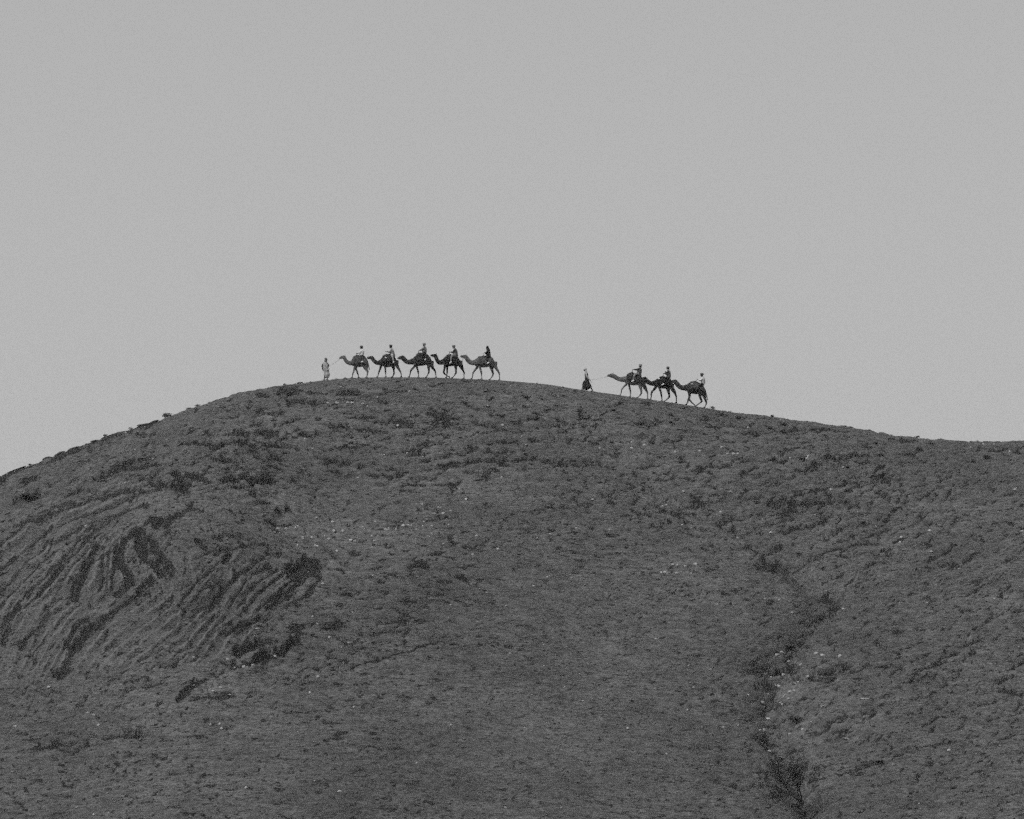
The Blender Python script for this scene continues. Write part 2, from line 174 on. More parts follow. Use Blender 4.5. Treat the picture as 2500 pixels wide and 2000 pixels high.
# ------------------------------------------------------------------ materials
def mat(name, rough=0.95):
    m = bpy.data.materials.new(name); m.use_nodes = True
    n = m.node_tree.nodes; b = n['Principled BSDF']; b.inputs['Roughness'].default_value = rough
    b.inputs['Specular IOR Level'].default_value = 0.12
    return m, m.node_tree, b
def cloth(name, lo, hi, scale=9.0, rough=0.95, bump=0.0, det=4.0):
    """one grey fabric, hide or stone with an uneven tone"""
    m, t, b = mat(name, rough)
    tcn = t.nodes.new('ShaderNodeTexCoord'); no = t.nodes.new('ShaderNodeTexNoise'); no.inputs['Scale'].default_value = scale
    no.inputs['Detail'].default_value = det; no.inputs['Roughness'].default_value = 0.65
    r = t.nodes.new('ShaderNodeMapRange'); r.inputs[1].default_value = 0.32; r.inputs[2].default_value = 0.68
    r.inputs[3].default_value = lo; r.inputs[4].default_value = hi
    t.links.new(tcn.outputs['Object'], no.inputs['Vector']); t.links.new(no.outputs['Fac'], r.inputs[0])
    t.links.new(r.outputs[0], b.inputs['Base Color'])
    if bump:
        bp = t.nodes.new('ShaderNodeBump'); bp.inputs['Strength'].default_value = 0.8; bp.inputs['Distance'].default_value = bump
        n2 = t.nodes.new('ShaderNodeTexNoise'); n2.inputs['Scale'].default_value = scale * 3; n2.inputs['Detail'].default_value = 5
        t.links.new(tcn.outputs['Object'], n2.inputs['Vector'])
        t.links.new(n2.outputs['Fac'], bp.inputs['Height']); t.links.new(bp.outputs[0], b.inputs['Normal'])
    return m
def ground_material():
    m, t, b = mat('dry_hillside_soil', 1.0)
    N, Lk = t.nodes.new, t.links.new
    g = N('ShaderNodeTexCoord')
    at = N('ShaderNodeAttribute'); at.attribute_name = 'dark'  # dark scrub and rock, with ledge shade painted into the colour
    ap = N('ShaderNodeAttribute'); ap.attribute_name = 'pale'
    mp = N('ShaderNodeMapping'); mp.inputs['Scale'].default_value = (0.40, 1.0, 1.8); Lk(g.outputs['Object'], mp.inputs[0])
    def noise(sc, det=5, rough=0.6, src=None):
        n = N('ShaderNodeTexNoise'); n.inputs['Scale'].default_value = sc; n.inputs['Detail'].default_value = det
        n.inputs['Roughness'].default_value = rough; Lk(src or g.outputs['Object'], n.inputs['Vector']); return n.outputs['Fac']
    def rng_(x, a, b_, c, d):
        r = N('ShaderNodeMapRange'); Lk(x, r.inputs[0]); r.inputs[1].default_value = a; r.inputs[2].default_value = b_
        r.inputs[3].default_value = c; r.inputs[4].default_value = d; return r.outputs[0]
    def math_(op, a, b_):
        r = N('ShaderNodeMath'); r.operation = op
        for i, v in enumerate((a, b_)):
            if isinstance(v, (int, float)): r.inputs[i].default_value = v
            else: Lk(v, r.inputs[i])
        return r.outputs[0]
    big = rng_(noise(0.10, 5), 0.35, 0.65, 0.80, 1.18)
    mid = rng_(noise(1.3, 6, 0.75, mp.outputs[0]), 0.34, 0.66, 0.62, 1.38)
    fine = rng_(noise(6.0, 6, 0.85, mp.outputs[0]), 0.36, 0.64, 0.30, 1.70)
    soil = math_('MULTIPLY', math_('MULTIPLY', big, mid), fine)
    soil = math_('MULTIPLY', soil, SOIL)
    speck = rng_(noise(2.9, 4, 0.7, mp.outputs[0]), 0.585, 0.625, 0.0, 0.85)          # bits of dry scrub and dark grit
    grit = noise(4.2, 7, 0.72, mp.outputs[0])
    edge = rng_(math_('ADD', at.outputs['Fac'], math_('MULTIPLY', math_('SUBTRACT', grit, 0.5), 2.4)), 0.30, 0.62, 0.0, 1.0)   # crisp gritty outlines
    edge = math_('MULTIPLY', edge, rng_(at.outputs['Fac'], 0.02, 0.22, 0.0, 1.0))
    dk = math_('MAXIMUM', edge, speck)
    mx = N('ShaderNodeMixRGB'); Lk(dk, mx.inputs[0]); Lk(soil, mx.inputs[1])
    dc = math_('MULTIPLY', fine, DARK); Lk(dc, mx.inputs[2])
    pspeck = rng_(noise(5.5, 2, 0.5), 0.70, 0.74, 0.0, 0.5)                        # lime chips
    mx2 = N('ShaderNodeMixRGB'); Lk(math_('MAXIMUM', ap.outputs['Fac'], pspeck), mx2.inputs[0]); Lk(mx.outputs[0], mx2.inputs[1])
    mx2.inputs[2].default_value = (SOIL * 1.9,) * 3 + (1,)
    Lk(mx2.outputs[0], b.inputs['Base Color'])
    bp = N('ShaderNodeBump'); bp.inputs['Strength'].default_value = 1.0; bp.inputs['Distance'].default_value = 0.10
    h = math_('ADD', noise(2.6, 8, 0.75, mp.outputs[0]), math_('MULTIPLY', noise(11, 4, 0.7), 0.35))
    Lk(h, bp.inputs['Height']); Lk(bp.outputs[0], b.inputs['Normal'])
    return m
SOIL, DARK = 0.117, 0.030
# ------------------------------------------------------------------ the hill
def axis(lo, hi, step, far_lo, far_hi, growth=1.18):
    c = list(np.arange(lo, hi + step / 2, step)); a, s = c[0], step
    left = []
    while a > far_lo: s = min(s * growth, 60); a -= s; left.append(a)
    a, s = c[-1], step; right = []
    while a < far_hi: s = min(s * growth, 60); a += s; right.append(a)
    return np.array(left[::-1] + c + right)
gxs = np.concatenate([axis(-43, -15, 0.078, -900, -15), axis(-14.9, 50, 0.105, -14.9, 900)]); gys = axis(226, 303, 0.105, -150, 1500)
GX, GY = np.meshgrid(gxs, gys)
GZ = base_height(GX, GY)
# which way the bedding runs across the hillside (degrees, rising to the right): centre, reach, angle
GRAIN = [(250,1120,330,90,24),(120,1480,200,190,52),(395,1400,55,95,84),(560,1440,130,110,44),(500,1640,260,90,26),(690,1210,110,100,-32),
         (600,1330,90,60,-20),(1040,1430,130,70,-12),(2080,1330,330,200,24),(2250,1700,420,260,20),(1700,1300,130,80,-14),(820,1560,180,80,12)]
ANG = [3, 24, 48, 84, -28]
def streaks(px, py, seed, length, height, octs=4):
    """noise drawn out along the bedding"""
    W = [np.full(px.shape, 0.30)] + [np.zeros(px.shape) for _ in ANG[1:]]
    for cx, cy, rx, ry, a in GRAIN:
        g = np.exp(-((px - cx) / rx)**2 - ((py - cy) / ry)**2) * 1.6
        d = [abs(a - b) for b in ANG]; i = int(np.argmin(d)); W[i] = W[i] + g
    tot = sum(W); nrm = np.sqrt(sum((w_ / tot)**2 for w_ in W)); out_ = 0
    wx = px + 16 * fbm(px / 90, py / 60, seed + 77, 2); wy = py + 12 * fbm(px / 80, py / 50, seed + 88, 2)
    for w_, a in zip(W, ANG):
        c, s = math.cos(math.radians(a)), math.sin(math.radians(a))
        u = wx * c - wy * s; v = wx * s + wy * c
        out_ = out_ + (w_ / tot) * fbm(u / length, v / height, seed, octs, 0.62)
    return out_ / nrm
def fold_coordinate(px, py):
    """which bed of the folded strata crops out here: 0 at the outermost guide line, one more at each following one"""
    G = [[(x / 2.5365, 1130 + y / 2.5365) for x, y in g] for g in FOLD]
    D = []
    for g in G:
        best = np.full(px.shape, 1e9); sg = np.zeros(px.shape)
        for (x0, y0), (x1, y1) in zip(g[:-1], g[1:]):
            vx, vy = x1 - x0, y1 - y0; l2 = vx * vx + vy * vy
            t = np.clip(((px - x0) * vx + (py - y0) * vy) / l2, 0, 1)
            ex, ey = px - (x0 + t * vx), py - (y0 + t * vy); dd = np.hypot(ex, ey); u = dd < best - 1e-6
            best = np.where(u, dd, best); sg = np.where(u, np.sign(vx * ey - vy * ex), sg)
        D.append(best * np.where(sg == 0, 1, sg))
    phi = np.full(px.shape, -1.0); gap = np.full(px.shape, 50.0)
    for i in range(len(D) - 1):
        a, b = D[i], D[i + 1]; u = (a > 0) & (b <= 0)
        w_ = a / (a - b + 1e-6); phi = np.where(u, i + w_, phi); gap = np.where(u, a - b, gap)
    return phi, gap
def detail(X, Y, Z):
    """relief of ledges, terraces and rubble added to the smooth hillside, with how dark and how pale the ground is"""
    oZ = np.zeros_like(X); oD = np.zeros_like(X); oP = np.zeros_like(X)
    on = (Y > 215) & (Y < 306) & (np.abs(X) < 60)
    sel_on = np.nonzero(on); X = X[sel_on]; Y = Y[sel_on]; Z = Z[sel_on]
    px, py = project(X, Y, Z); d = YR - Y
    crest = sstep(0.6, 5, np.abs(d))
    s1 = streaks(px, py, 21, 38, 6.6, 4)            # broken, several sizes at once
    s2 = streaks(px, py, 131, 17, 5.6, 2)
    blot = fbm(px / 34, py / 20, 31, 5, 0.65); wob = fbm(px / 14, py / 11, 47, 3, 0.6)
    dark = np.zeros_like(X); dz = np.zeros_like(X)
    near = np.zeros_like(X); lips = np.zeros_like(X)
    for pts, wd, st, fine_ in strokes():
        hw = wd * 0.60
        xs = [p[0] for p in pts]; ys = [p[1] for p in pts]; M = hw * 2.6 + 8
        sel = np.nonzero((px > min(xs) - M) & (px < max(xs) + M) & (py > min(ys) - M) & (py < max(ys) + M) & (d > -1))[0]
        if len(sel) == 0: continue
        hw = max(hw if fine_ else hw * 0.85, 3.4)
        qx = px[sel] + (5 if fine_ else 10) * blot[sel]; qy = py[sel] + (2 if fine_ else 6) * (blot[sel] if fine_ else s1[sel]) + (2.5 * wob[sel] if fine_ else 0)
        best = np.full(len(qx), 1e9); sy = np.zeros(len(qx))
        for (x0, y0), (x1, y1) in zip(pts[:-1], pts[1:]):
            vx, vy = x1 - x0, y1 - y0; l2 = vx * vx + vy * vy + 1e-6
            t = np.clip(((qx - x0) * vx + (qy - y0) * vy) / l2, 0, 1)
            ex, ey = qx - (x0 + t * vx), qy - (y0 + t * vy)
            dd = np.hypot(ex * (0.9 if fine_ else 0.62), ey * (1.0 if fine_ else 1.18)); u = dd < best
            best = np.where(u, dd, best); sy = np.where(u, ey, sy)
        r = best / hw
        tex = (0.30 * blot[sel] + 0.35 * wob[sel] + 0.15 * s2[sel]) if fine_ else 1.35 * s1[sel] + 0.55 * s2[sel]
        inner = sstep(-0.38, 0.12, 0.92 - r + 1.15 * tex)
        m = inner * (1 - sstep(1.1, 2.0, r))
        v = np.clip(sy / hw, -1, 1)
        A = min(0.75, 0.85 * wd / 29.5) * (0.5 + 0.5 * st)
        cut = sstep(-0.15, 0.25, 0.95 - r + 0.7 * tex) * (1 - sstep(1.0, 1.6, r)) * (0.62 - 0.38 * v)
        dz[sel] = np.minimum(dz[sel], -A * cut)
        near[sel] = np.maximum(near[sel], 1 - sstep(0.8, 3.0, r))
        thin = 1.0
        dark[sel] = np.maximum(dark[sel], np.clip(m * min(st, 1.15) * (0.88 if fine_ else 0.76), 0, 1))  # scrub and dark rock, plus painted shade that strengthens the ledge relief
    def blob(cx, cy, rx, ry): return np.exp(-((px - cx) / rx)**2 - ((py - cy) / ry)**2)
    zone = np.clip(blob(330, 1420, 440, 260) + 0.9 * blob(900, 1080, 560, 130) + 0.85 * blob(2080, 1230, 360, 190) + 0.6 * blob(1550, 1230, 300, 90)
                   + 0.55 * blob(2300, 1620, 420, 300) + 0.5 * blob(880, 1540, 260, 150) + 0.8 * blob(1890, 1660, 110, 120) + 0.4 * blob(1500, 1090, 300, 130), 0.06, 1)
    # rock terraces, where the strata come to the surface
    foldz = (1 - sstep(560, 720, px)) * sstep(1180, 1240, py) * (1 - sstep(1600, 1680, py))
    st1 = sstep(0.12, 0.28, s1); st2 = sstep(0.14, 0.32, s2)
    ledge = (-0.26 * st1 * zone - 0.12 * st2 * (0.4 + zone)) * (1 - 0.5 * (1 - sstep(560, 720, px)) * sstep(1180, 1240, py) * (1 - sstep(1600, 1680, py)))
    rub = 0.10 * fbm(X / 0.9, Y / 0.6, 71, 4, 0.6) + 0.09 * np.maximum(0, fbm(X / 0.5, Y / 0.34, 81, 3)) + 0.45 * fbm(X / 9, Y / 7, 91, 3) * sstep(4, 12, d)
    dk2 = 0.85 * sstep(0.20, 0.36, s1 * 0.8 + 0.45 * s2 + 0.12 * blot + 0.16 * (zone - 0.5) + 0.15 * near) * (0.15 + 0.80 * zone) * (1 - 0.6 * foldz)
    dk3 = sstep(0.36, 0.46, s2 * 0.9 + 0.25 * blot + 0.06 * zone) * (0.9 - 0.45 * blob(1350, 1750, 420, 330))
    fade = sstep(2, 8, d)
    # the folded beds of the spur: a bright lip, a sharp step down and a dark foot, again and again
    sp_ = np.nonzero((px < 900) & (py > 1120) & (py < 1800) & (d > 1))[0]
    qx = px[sp_] + 4 * blot[sp_]; qy = py[sp_] + 3 * blot[sp_] + 12 * fbm(px[sp_] / 120, py[sp_] / 90, 391, 2)
    phi, gap = fold_coordinate(qx, qy)
    inz = (phi >= 0) * (1 - sstep(640, 790, qx)) * sstep(1150, 1230, qy + 0.25 * qx) * (1 - sstep(1610, 1700, qy + 0.10 * qx)) * (0.45 + 0.55 * sstep(-0.35, 0.1, fbm(qx / 70, qy / 50, 301, 3)))
    for mult, amp, seed in ((3.0, 0.20, 321),):
        t = phi * mult + (0.16 if mult == 1.0 else 0.24) * fbm(qx / 110, qy / 90, seed, 2); f = t - np.floor(t)
        var = sstep(-0.30, 0.20, fbm(qx / 38, qy / 30, seed + 5, 3) + (0.1 if mult == 1.0 else 0.16))
        var = 0.45 + 0.55 * var
        face = sstep(0.02, 0.14, f) * (1 - sstep(0.14, 0.98, f))
        dz[sp_] += -amp * inz * var * face
        foot_ = sstep(0.02, 0.12, f) * (1 - sstep(0.16 if mult == 1.0 else 0.28, 0.30 if mult == 1.0 else 0.46, f + 0.22 * blot[sp_]))
        dark[sp_] = np.maximum(dark[sp_], np.clip(inz * var * foot_ * 0.48, 0, 1))
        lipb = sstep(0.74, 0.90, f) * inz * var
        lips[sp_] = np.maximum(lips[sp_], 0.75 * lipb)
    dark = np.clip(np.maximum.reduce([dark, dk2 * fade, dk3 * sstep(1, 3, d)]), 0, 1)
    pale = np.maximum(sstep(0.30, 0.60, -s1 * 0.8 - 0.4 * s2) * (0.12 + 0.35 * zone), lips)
    chips = fbm(px / 9, py / 5, 171, 3, 0.6)
    pale = np.maximum(pale, 0.8 * blob(870, 1305, 170, 28) * sstep(0.15, 0.4, chips))
    pale = np.maximum(pale, 0.75 * np.maximum.reduce([blob(2100, 1700, 150, 16), blob(1960, 1770, 70, 34), blob(2040, 1800, 110, 9), blob(1900, 1690, 40, 26), blob(2100, 1750, 90, 30)]) * sstep(-0.15, 0.35, -s1 + 0.5 * chips))
    pale = np.maximum(pale, 0.85 * np.maximum(blob(1920, 1650, 75, 70), blob(545, 1685, 70, 20)) * sstep(0.10, 0.30, chips))
    out = (dz + ledge + rub) * crest
    # left of the caravan the crest itself is broken rock; beneath the animals it is trodden smooth
    rough_sky = np.maximum(1 - sstep(600, 720, px), sstep(1745, 1850, px))
    out += rough_sky * (1 - crest) * (0.26 * np.abs(fbm(X / 1.1, Y / 1.5, 131, 4, 0.6)) + 0.15 * sstep(0.0, 0.35, fbm(X / 2.2, Y / 3, 135, 2)) * (1 - sstep(520, 600, px)) * sstep(20, 120, px))
    dark = np.maximum(dark, (1 - sstep(520, 600, px)) * (1 - sstep(0.4, 1.6, np.abs(d))) * sstep(-0.1, 0.25, fbm(X / 2.2, Y / 3, 135, 2)))
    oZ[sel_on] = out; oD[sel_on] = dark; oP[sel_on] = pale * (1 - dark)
    return oZ, oD, oP
DZ, DK, PL = detail(GX, GY, GZ)
GZ = GZ + DZ
def grid_mesh(name, X, Y, Z):
    ny, nx = X.shape
    me = bpy.data.meshes.new(name)
    me.vertices.add(nx * ny); co = np.stack([X, Y, Z], -1).astype(np.float32).ravel(); me.vertices.foreach_set('co', co)
    i = np.arange(nx * ny).reshape(ny, nx)
    q = np.stack([i[:-1, :-1], i[:-1, 1:], i[1:, 1:], i[1:, :-1]], -1).reshape(-1, 4)
    me.loops.add(q.size); me.loops.foreach_set('vertex_index', q.ravel().astype(np.int32))
    me.polygons.add(len(q)); me.polygons.foreach_set('loop_start', (np.arange(len(q)) * 4).astype(np.int32))
    me.update(calc_edges=True)
    me.polygons.foreach_set('use_smooth', np.ones(len(q), bool))
    return me
gm = grid_mesh('hillside', GX, GY, GZ)
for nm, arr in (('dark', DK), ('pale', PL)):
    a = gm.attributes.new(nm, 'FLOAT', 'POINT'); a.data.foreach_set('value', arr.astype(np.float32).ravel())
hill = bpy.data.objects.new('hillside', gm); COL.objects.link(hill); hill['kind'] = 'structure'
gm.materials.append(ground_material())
def ground_z(X, Y):
    """height of the built hillside (bilinear)"""
    X = np.atleast_1d(np.asarray(X, float)); Y = np.atleast_1d(np.asarray(Y, float))
    i = np.clip(np.searchsorted(gxs, X) - 1, 0, len(gxs) - 2); j = np.clip(np.searchsorted(gys, Y) - 1, 0, len(gys) - 2)
    tx = (X - gxs[i]) / (gxs[i + 1] - gxs[i]); ty = (Y - gys[j]) / (gys[j + 1] - gys[j])
    return (GZ[j, i] * (1 - tx) + GZ[j, i + 1] * tx) * (1 - ty) + (GZ[j + 1, i] * (1 - tx) + GZ[j + 1, i + 1] * tx) * ty
# ------------------------------------------------------------------ shape helpers
def link(name, me, m, parent=None, smooth=True, **props):
    if smooth: me.polygons.foreach_set('use_smooth', np.ones(len(me.polygons), bool))
    me.name = name
    o = bpy.data.objects.new(name, me); COL.objects.link(o)
    if m: me.materials.append(m)
    if parent: o.parent = parent
    for k, v in props.items(): o[k] = v
    return o
def tube(bm, pts, n=12, vertical=False, top=0.0, cap=True):
    """loft along (x, y, z, r, ry): r across the path in the upright plane, ry sideways; top narrows the upper half"""
    P = [tuple(p) if len(p) > 4 else (p[0], p[1], p[2], p[3], p[3]) for p in pts]
    rings = []
    for k, p in enumerate(P):
        a = P[max(k - 1, 0)]; b = P[min(k + 1, len(P) - 1)]
        t = Vector((b[0] - a[0], b[1] - a[1], b[2] - a[2]))
        if t.length < 1e-6: t = Vector((0, 0, 1))
        t.normalize()
        if vertical: up = Vector((0, 0, 1)); side = Vector((0, 1, 0))
        else:
            side = Vector((0, 1, 0)); side = side - t * side.dot(t)
            if side.length < 0.2: side = Vector((1, 0, 0)) - t * t.x
            side.normalize(); up = side.cross(t); up.normalize()
        ring = []
        for q in range(n):
            an = 2 * math.pi * q / n; c, s = math.cos(an), math.sin(an)
            ring.append(bm.verts.new(Vector(p[:3]) + up * (p[3] * c) + side * (p[4] * s * (1 - top * max(0.0, c)))))
        rings.append(ring)
    for r0, r1 in zip(rings[:-1], rings[1:]):
        for q in range(n): bm.faces.new((r0[q], r0[(q + 1) % n], r1[(q + 1) % n], r1[q]))
    if cap:
        for ring, e, s_ in ((rings[0], P[0], -1), (rings[-1], P[-1], 1)):
            k0 = P[0] if s_ < 0 else P[-1]; k1 = P[1] if s_ < 0 else P[-2]
            t = Vector((k0[0] - k1[0], k0[1] - k1[1], k0[2] - k1[2])); t = t.normalized() if t.length > 1e-6 else Vector((0, 0, 1))
            c = bm.verts.new(Vector(e[:3]) + t * min(e[3], e[4]) * 0.6)
            for q in range(n):
                a, b = ring[q], ring[(q + 1) % n]
                bm.faces.new((c, b, a) if s_ > 0 else (c, a, b))
def smooth_path(pts, sub=3):
    """Catmull-Rom through (x,y,z,r,ry)"""
    P = [np.array(p if len(p) > 4 else tuple(p[:4]) + (p[3],), float) for p in pts]
    if len(P) < 3: return [tuple(p) for p in P]
    out_ = []
    for i in range(len(P) - 1):
        p0 = P[max(i - 1, 0)]; p1, p2 = P[i], P[i + 1]; p3 = P[min(i + 2, len(P) - 1)]
        for k in range(sub):
            t = k / sub
            out_.append(tuple(0.5 * ((2 * p1) + (-p0 + p2) * t + (2 * p0 - 5 * p1 + 4 * p2 - p3) * t * t + (-p0 + 3 * p1 - 3 * p2 + p3) * t**3)))
    out_.append(tuple(P[-1])); return out_
def ball(bm, c, r, n=10):
    """ellipsoid: r = (rx, ry, rz)"""
    m = bmesh.ops.create_icosphere(bm, subdivisions=2, radius=1.0)
    for v in m['verts']: v.co = Vector((c[0] + v.co.x * r[0], c[1] + v.co.y * r[1], c[2] + v.co.z * r[2]))
def fused(bm, voxel=0.02, smooth=2, wob=0.0, seed=0):
    """melt overlapping closed shapes into one continuous skin"""
    bmesh.ops.recalc_face_normals(bm, faces=bm.faces)
    me = bpy.data.meshes.new('tmp'); bm.to_mesh(me); bm.free()
    o = bpy.data.objects.new('tmp', me); COL.objects.link(o)
    r = o.modifiers.new('r', 'REMESH'); r.mode = 'VOXEL'; r.voxel_size = voxel
    if smooth:
        s = o.modifiers.new('s', 'SMOOTH'); s.iterations = smooth; s.factor = 0.5
    dg = bpy.context.evaluated_depsgraph_get()
    me2 = bpy.data.meshes.new_from_object(o.evaluated_get(dg)); me2.materials.clear()
    bpy.data.objects.remove(o); bpy.data.meshes.remove(me)
    if wob:
        co = np.empty(len(me2.vertices) * 3, np.float32); me2.vertices.foreach_get('co', co); co = co.reshape(-1, 3)
        co[:, 0] += wob * fbm(co[:, 1] * 9 + seed, co[:, 2] * 7, 3, 3); co[:, 1] += wob * fbm(co[:, 0] * 9 - seed, co[:, 2] * 5, 4, 3)
        me2.vertices.foreach_set('co', co.ravel())
    return me2
def plain(bm):
    bmesh.ops.recalc_face_normals(bm, faces=bm.faces)
    me = bpy.data.meshes.new('m'); bm.to_mesh(me); bm.free(); return me
# ------------------------------------------------------------------ camels
def frame(ox, oy, s, bx, by=None, Y=YR):
    """turns crop coordinates of the photograph into metres about a base point on the crest"""
    X0, Z0 = [float(v) * Y for v in ray(ox + bx / s, skyline_py(ox + bx / s))]
    def f(x, y):
        ux, uz = ray(ox + x / s, oy + y / s); return float(ux) * Y - X0, float(uz) * Y - Z0
    k = YR / FPX / s
    return (X0, Y, Z0), f, k
def gz_at(X0, Z0, lx, ly=0.0, Y=YR): return float(ground_z(X0 + lx, Y + ly)[0]) - Z0
def camel(name_label, cropo, bx, head, neck, body, legs, tail, hide, blanket_m, near_first, bl, ear, Y=YR, handle=None, pouch=None):
    ox, oy, s = cropo
    base, f, k = frame(ox, oy, s, bx, Y=Y)
    bm = bmesh.new()
    # trunk
    st = []
    nb = len(body)
    for i, (x, t, b) in enumerate(body):
        X, zt = f(x, t); _, zb = f(x, b)
        u = i / (nb - 1); wd = 0.17 + 0.21 * math.sin(math.pi * min(1, 0.12 + u * 0.86)) ** 0.8
        if u > 0.8: wd = max(wd, 0.20)
        st.append((X, 0.0, (zt + zb) / 2, (zt - zb) / 2, wd))
    tube(bm, smooth_path(st, 2), 16, vertical=True, top=0.5)
    # neck and head
    def P(q, y=0.0, fl=0.75): X, Z = f(q[0], q[1]); return (X, y, Z, q[2] * k * 1.08, q[2] * k * fl)
    hk = [P(q, 0, 0.62) for q in head] + [P(q, 0, 0.66) for q in neck]
    lx, lz = f(body[1][0], (body[1][1] + body[1][2]) / 2)
    hk.append((lx, 0, lz, neck[-1][2] * k * 0.95, 0.17))
    tube(bm, smooth_path(hk, 3), 12)
    # lips, jaw, brow and ears
    hx, hz = f(head[0][0], head[0][1])
    ball(bm, (hx - 0.01, 0, hz - head[0][2] * k * 0.45), (0.07, 0.045, 0.035))
    bx_, bz_ = f(head[2][0], head[2][1])
    for sgn in (-1, 1):
        ball(bm, (bx_, sgn * 0.065, bz_ + head[2][2] * k * 0.45), (0.045, 0.025, 0.03))
        ex, ez = f(*ear)
        tube(bm, [(ex - 0.02, sgn * 0.07, ez - 0.06, 0.028), (ex, sgn * 0.09, ez, 0.026), (ex + 0.025, sgn * 0.10, ez + 0.05, 0.012)], 6)
    # legs: fore far, fore near, hind far, hind near in the order traced
    for i, lg in enumerate(legs):
        side = (-1 if (i % 2 == 0) == near_first else 1)
        pts = []
        n = len(lg['p'])
        for j, q in enumerate(lg['p']):
            X, Z = f(q[0], q[1]); y = side * (0.17 if j == 0 else 0.19)
            r = q[2] * k * 1.08 + 0.004
            pts.append([X, y, Z, max(r, 0.03), max(0.03, min(r, 0.13) * 0.85)])
        if lg.get('up') is None:
            pts[-1][2] = gz_at(base[0], base[2], pts[-1][0], pts[-1][1], Y) + 0.05
        pts[-1][3] = pts[-1][4] = 0.045
        if i < 2: pts.insert(0, [pts[0][0] + 0.06, side * 0.14, pts[0][2] + 0.35, 0.15, 0.10])
        else: pts.insert(0, [pts[0][0] - 0.02, side * 0.13, pts[0][2] + 0.38, 0.20, 0.12])
        sp_ = smooth_path([tuple(p) for p in pts], 2)
        tube(bm, sp_, 10)
        e = pts[-1]                                            # the broad two-toed pad
        if lg.get('up') is None:
            tube(bm, [(e[0] + 0.04, e[1], e[2] - 0.01, 0.045, 0.06), (e[0] - 0.05, e[1], e[2] - 0.012, 0.042, 0.085), (e[0] - 0.12, e[1], e[2] - 0.022, 0.028, 0.07)], 8)
        else:
            tube(bm, [(e[0] + 0.01, e[1], e[2] + 0.03, 0.045, 0.06), (e[0] + 0.03, e[1], e[2] - 0.05, 0.04, 0.075)], 8)
    if tail:
        tp = [(*[v for v in (f(q[0], q[1])[0],)], 0.0, f(q[0], q[1])[1], max(0.022, q[2] * k)) for q in tail]
        tube(bm, smooth_path(tp, 2), 8)
    me = fused(bm, 0.022, 2, 0.008, seed=ox)
    root = link('camel', me, hide, None, label=name_label, category='camel', group='camels walking in file along the ridge')
    root.location = base
    # blanket that hangs over the back
    x0, x1, drop = bl
    bb = bmesh.new(); xs = np.linspace(x0, x1, 14); rows = []
    bxs = [q[0] for q in body]
    for i, x in enumerate(xs):
        t = np.interp(x, bxs, [q[1] for q in body]); b = np.interp(x, bxs, [q[2] for q in body])
        wd = float(np.interp(x, bxs, [q[4] for q in st])) if False else float(np.interp(x, bxs, [0.17 + 0.21 * math.sin(math.pi * min(1, 0.12 + j / (nb - 1) * 0.86)) ** 0.8 for j in range(nb)]))
        X, zt = f(x, t); _, zb = f(x, b); c = (zt + zb) / 2; r = (zt - zb) / 2
        low = zt - (zt - zb) * (drop + 0.05 * math.sin(i * 2.1) )
        row = []
        for a in np.linspace(-1, 1, 17):
            an = a * math.acos(max(-0.95, (low - c) / r)); cc, ss_ = math.cos(an), math.sin(an)
            fold = 0.012 * math.sin(i * 1.9 + a * 7)
            row.append(bb.verts.new((X, (wd + 0.035 + fold) * ss_ * (1 - 0.5 * max(0, cc)), c + (r + 0.04 + fold) * cc)))
        rows.append(row)
    for r0, r1 in zip(rows[:-1], rows[1:]):
        for q in range(16): bb.faces.new((r0[q], r0[q + 1], r1[q + 1], r1[q]))
    o = link('saddle_blanket', plain(bb), blanket_m, root)
    so = o.modifiers.new('thick', 'SOLIDIFY'); so.thickness = 0.03; so.offset = 1
    # padded saddle roll and its upright handle
    if handle:
        (hx0, hy0), (hx1, hy1) = handle
        X1, Z1 = f(hx1, hy1); X0, Z0 = f(hx0, hy0)
        sb = bmesh.new()
        pad = []
        for a in np.linspace(-2.5, 2.5, 15):
            Xp = X1 + 0.24 - 0.28 * math.cos(a); xc = hx1 + (Xp - X1) / k
            zp = f(xc, float(np.interp(xc, bxs, [q[1] for q in body])))[1] + 0.045
            pad.append((Xp, 0.20 * math.sin(a), zp - 0.08 * abs(math.sin(a)), 0.06, 0.06))
        tube(sb, pad, 8)
        sdl = link('saddle', plain(sb), M_SADDLE, root)
        hb = bmesh.new()
        for sg in (-1, 1): tube(hb, [(X1, sg * 0.12, Z1 - 0.06, 0.016), (X0 + 0.01, sg * 0.10, Z0, 0.016)], 6)
        tube(hb, [(X0, -0.17, Z0, 0.02), (X0 - 0.001, 0.0, Z0 + 0.005, 0.02), (X0, 0.17, Z0, 0.02)], 8)
        link('handle', plain(hb), M_METAL, sdl)
    if pouch:
        X, Z = f(*pouch); pb = bmesh.new(); ball(pb, (X, -0.37, Z), (0.075, 0.05, 0.06)); link('pouch', plain(pb), M_WHITE, root)
    # halter round the muzzle
    hb = bmesh.new()
    for q in (0, 1):
        X, Z = f((head[q][0] + head[q + 1][0]) / 2, (head[q][1] + head[q + 1][1]) / 2); r = (head[q][2] + head[q + 1][2]) / 2 * k
        ring = [(X + 0.0, (r * 0.62 + 0.012) * math.sin(a), Z + (r + 0.012) * math.cos(a), 0.011) for a in np.linspace(0, 2 * math.pi, 13)]
        tube(hb, ring, 5, cap=False)
    link('halter', plain(hb), M_STRAP, root)
    return root, base, f
def L(*a, up=None): return {'p': a, 'up': up}
M_SADDLE = cloth('saddle_padding', 0.015, 0.05, 14, 0.9); M_METAL = cloth('blackened_iron', 0.02, 0.04, 20, 0.5)
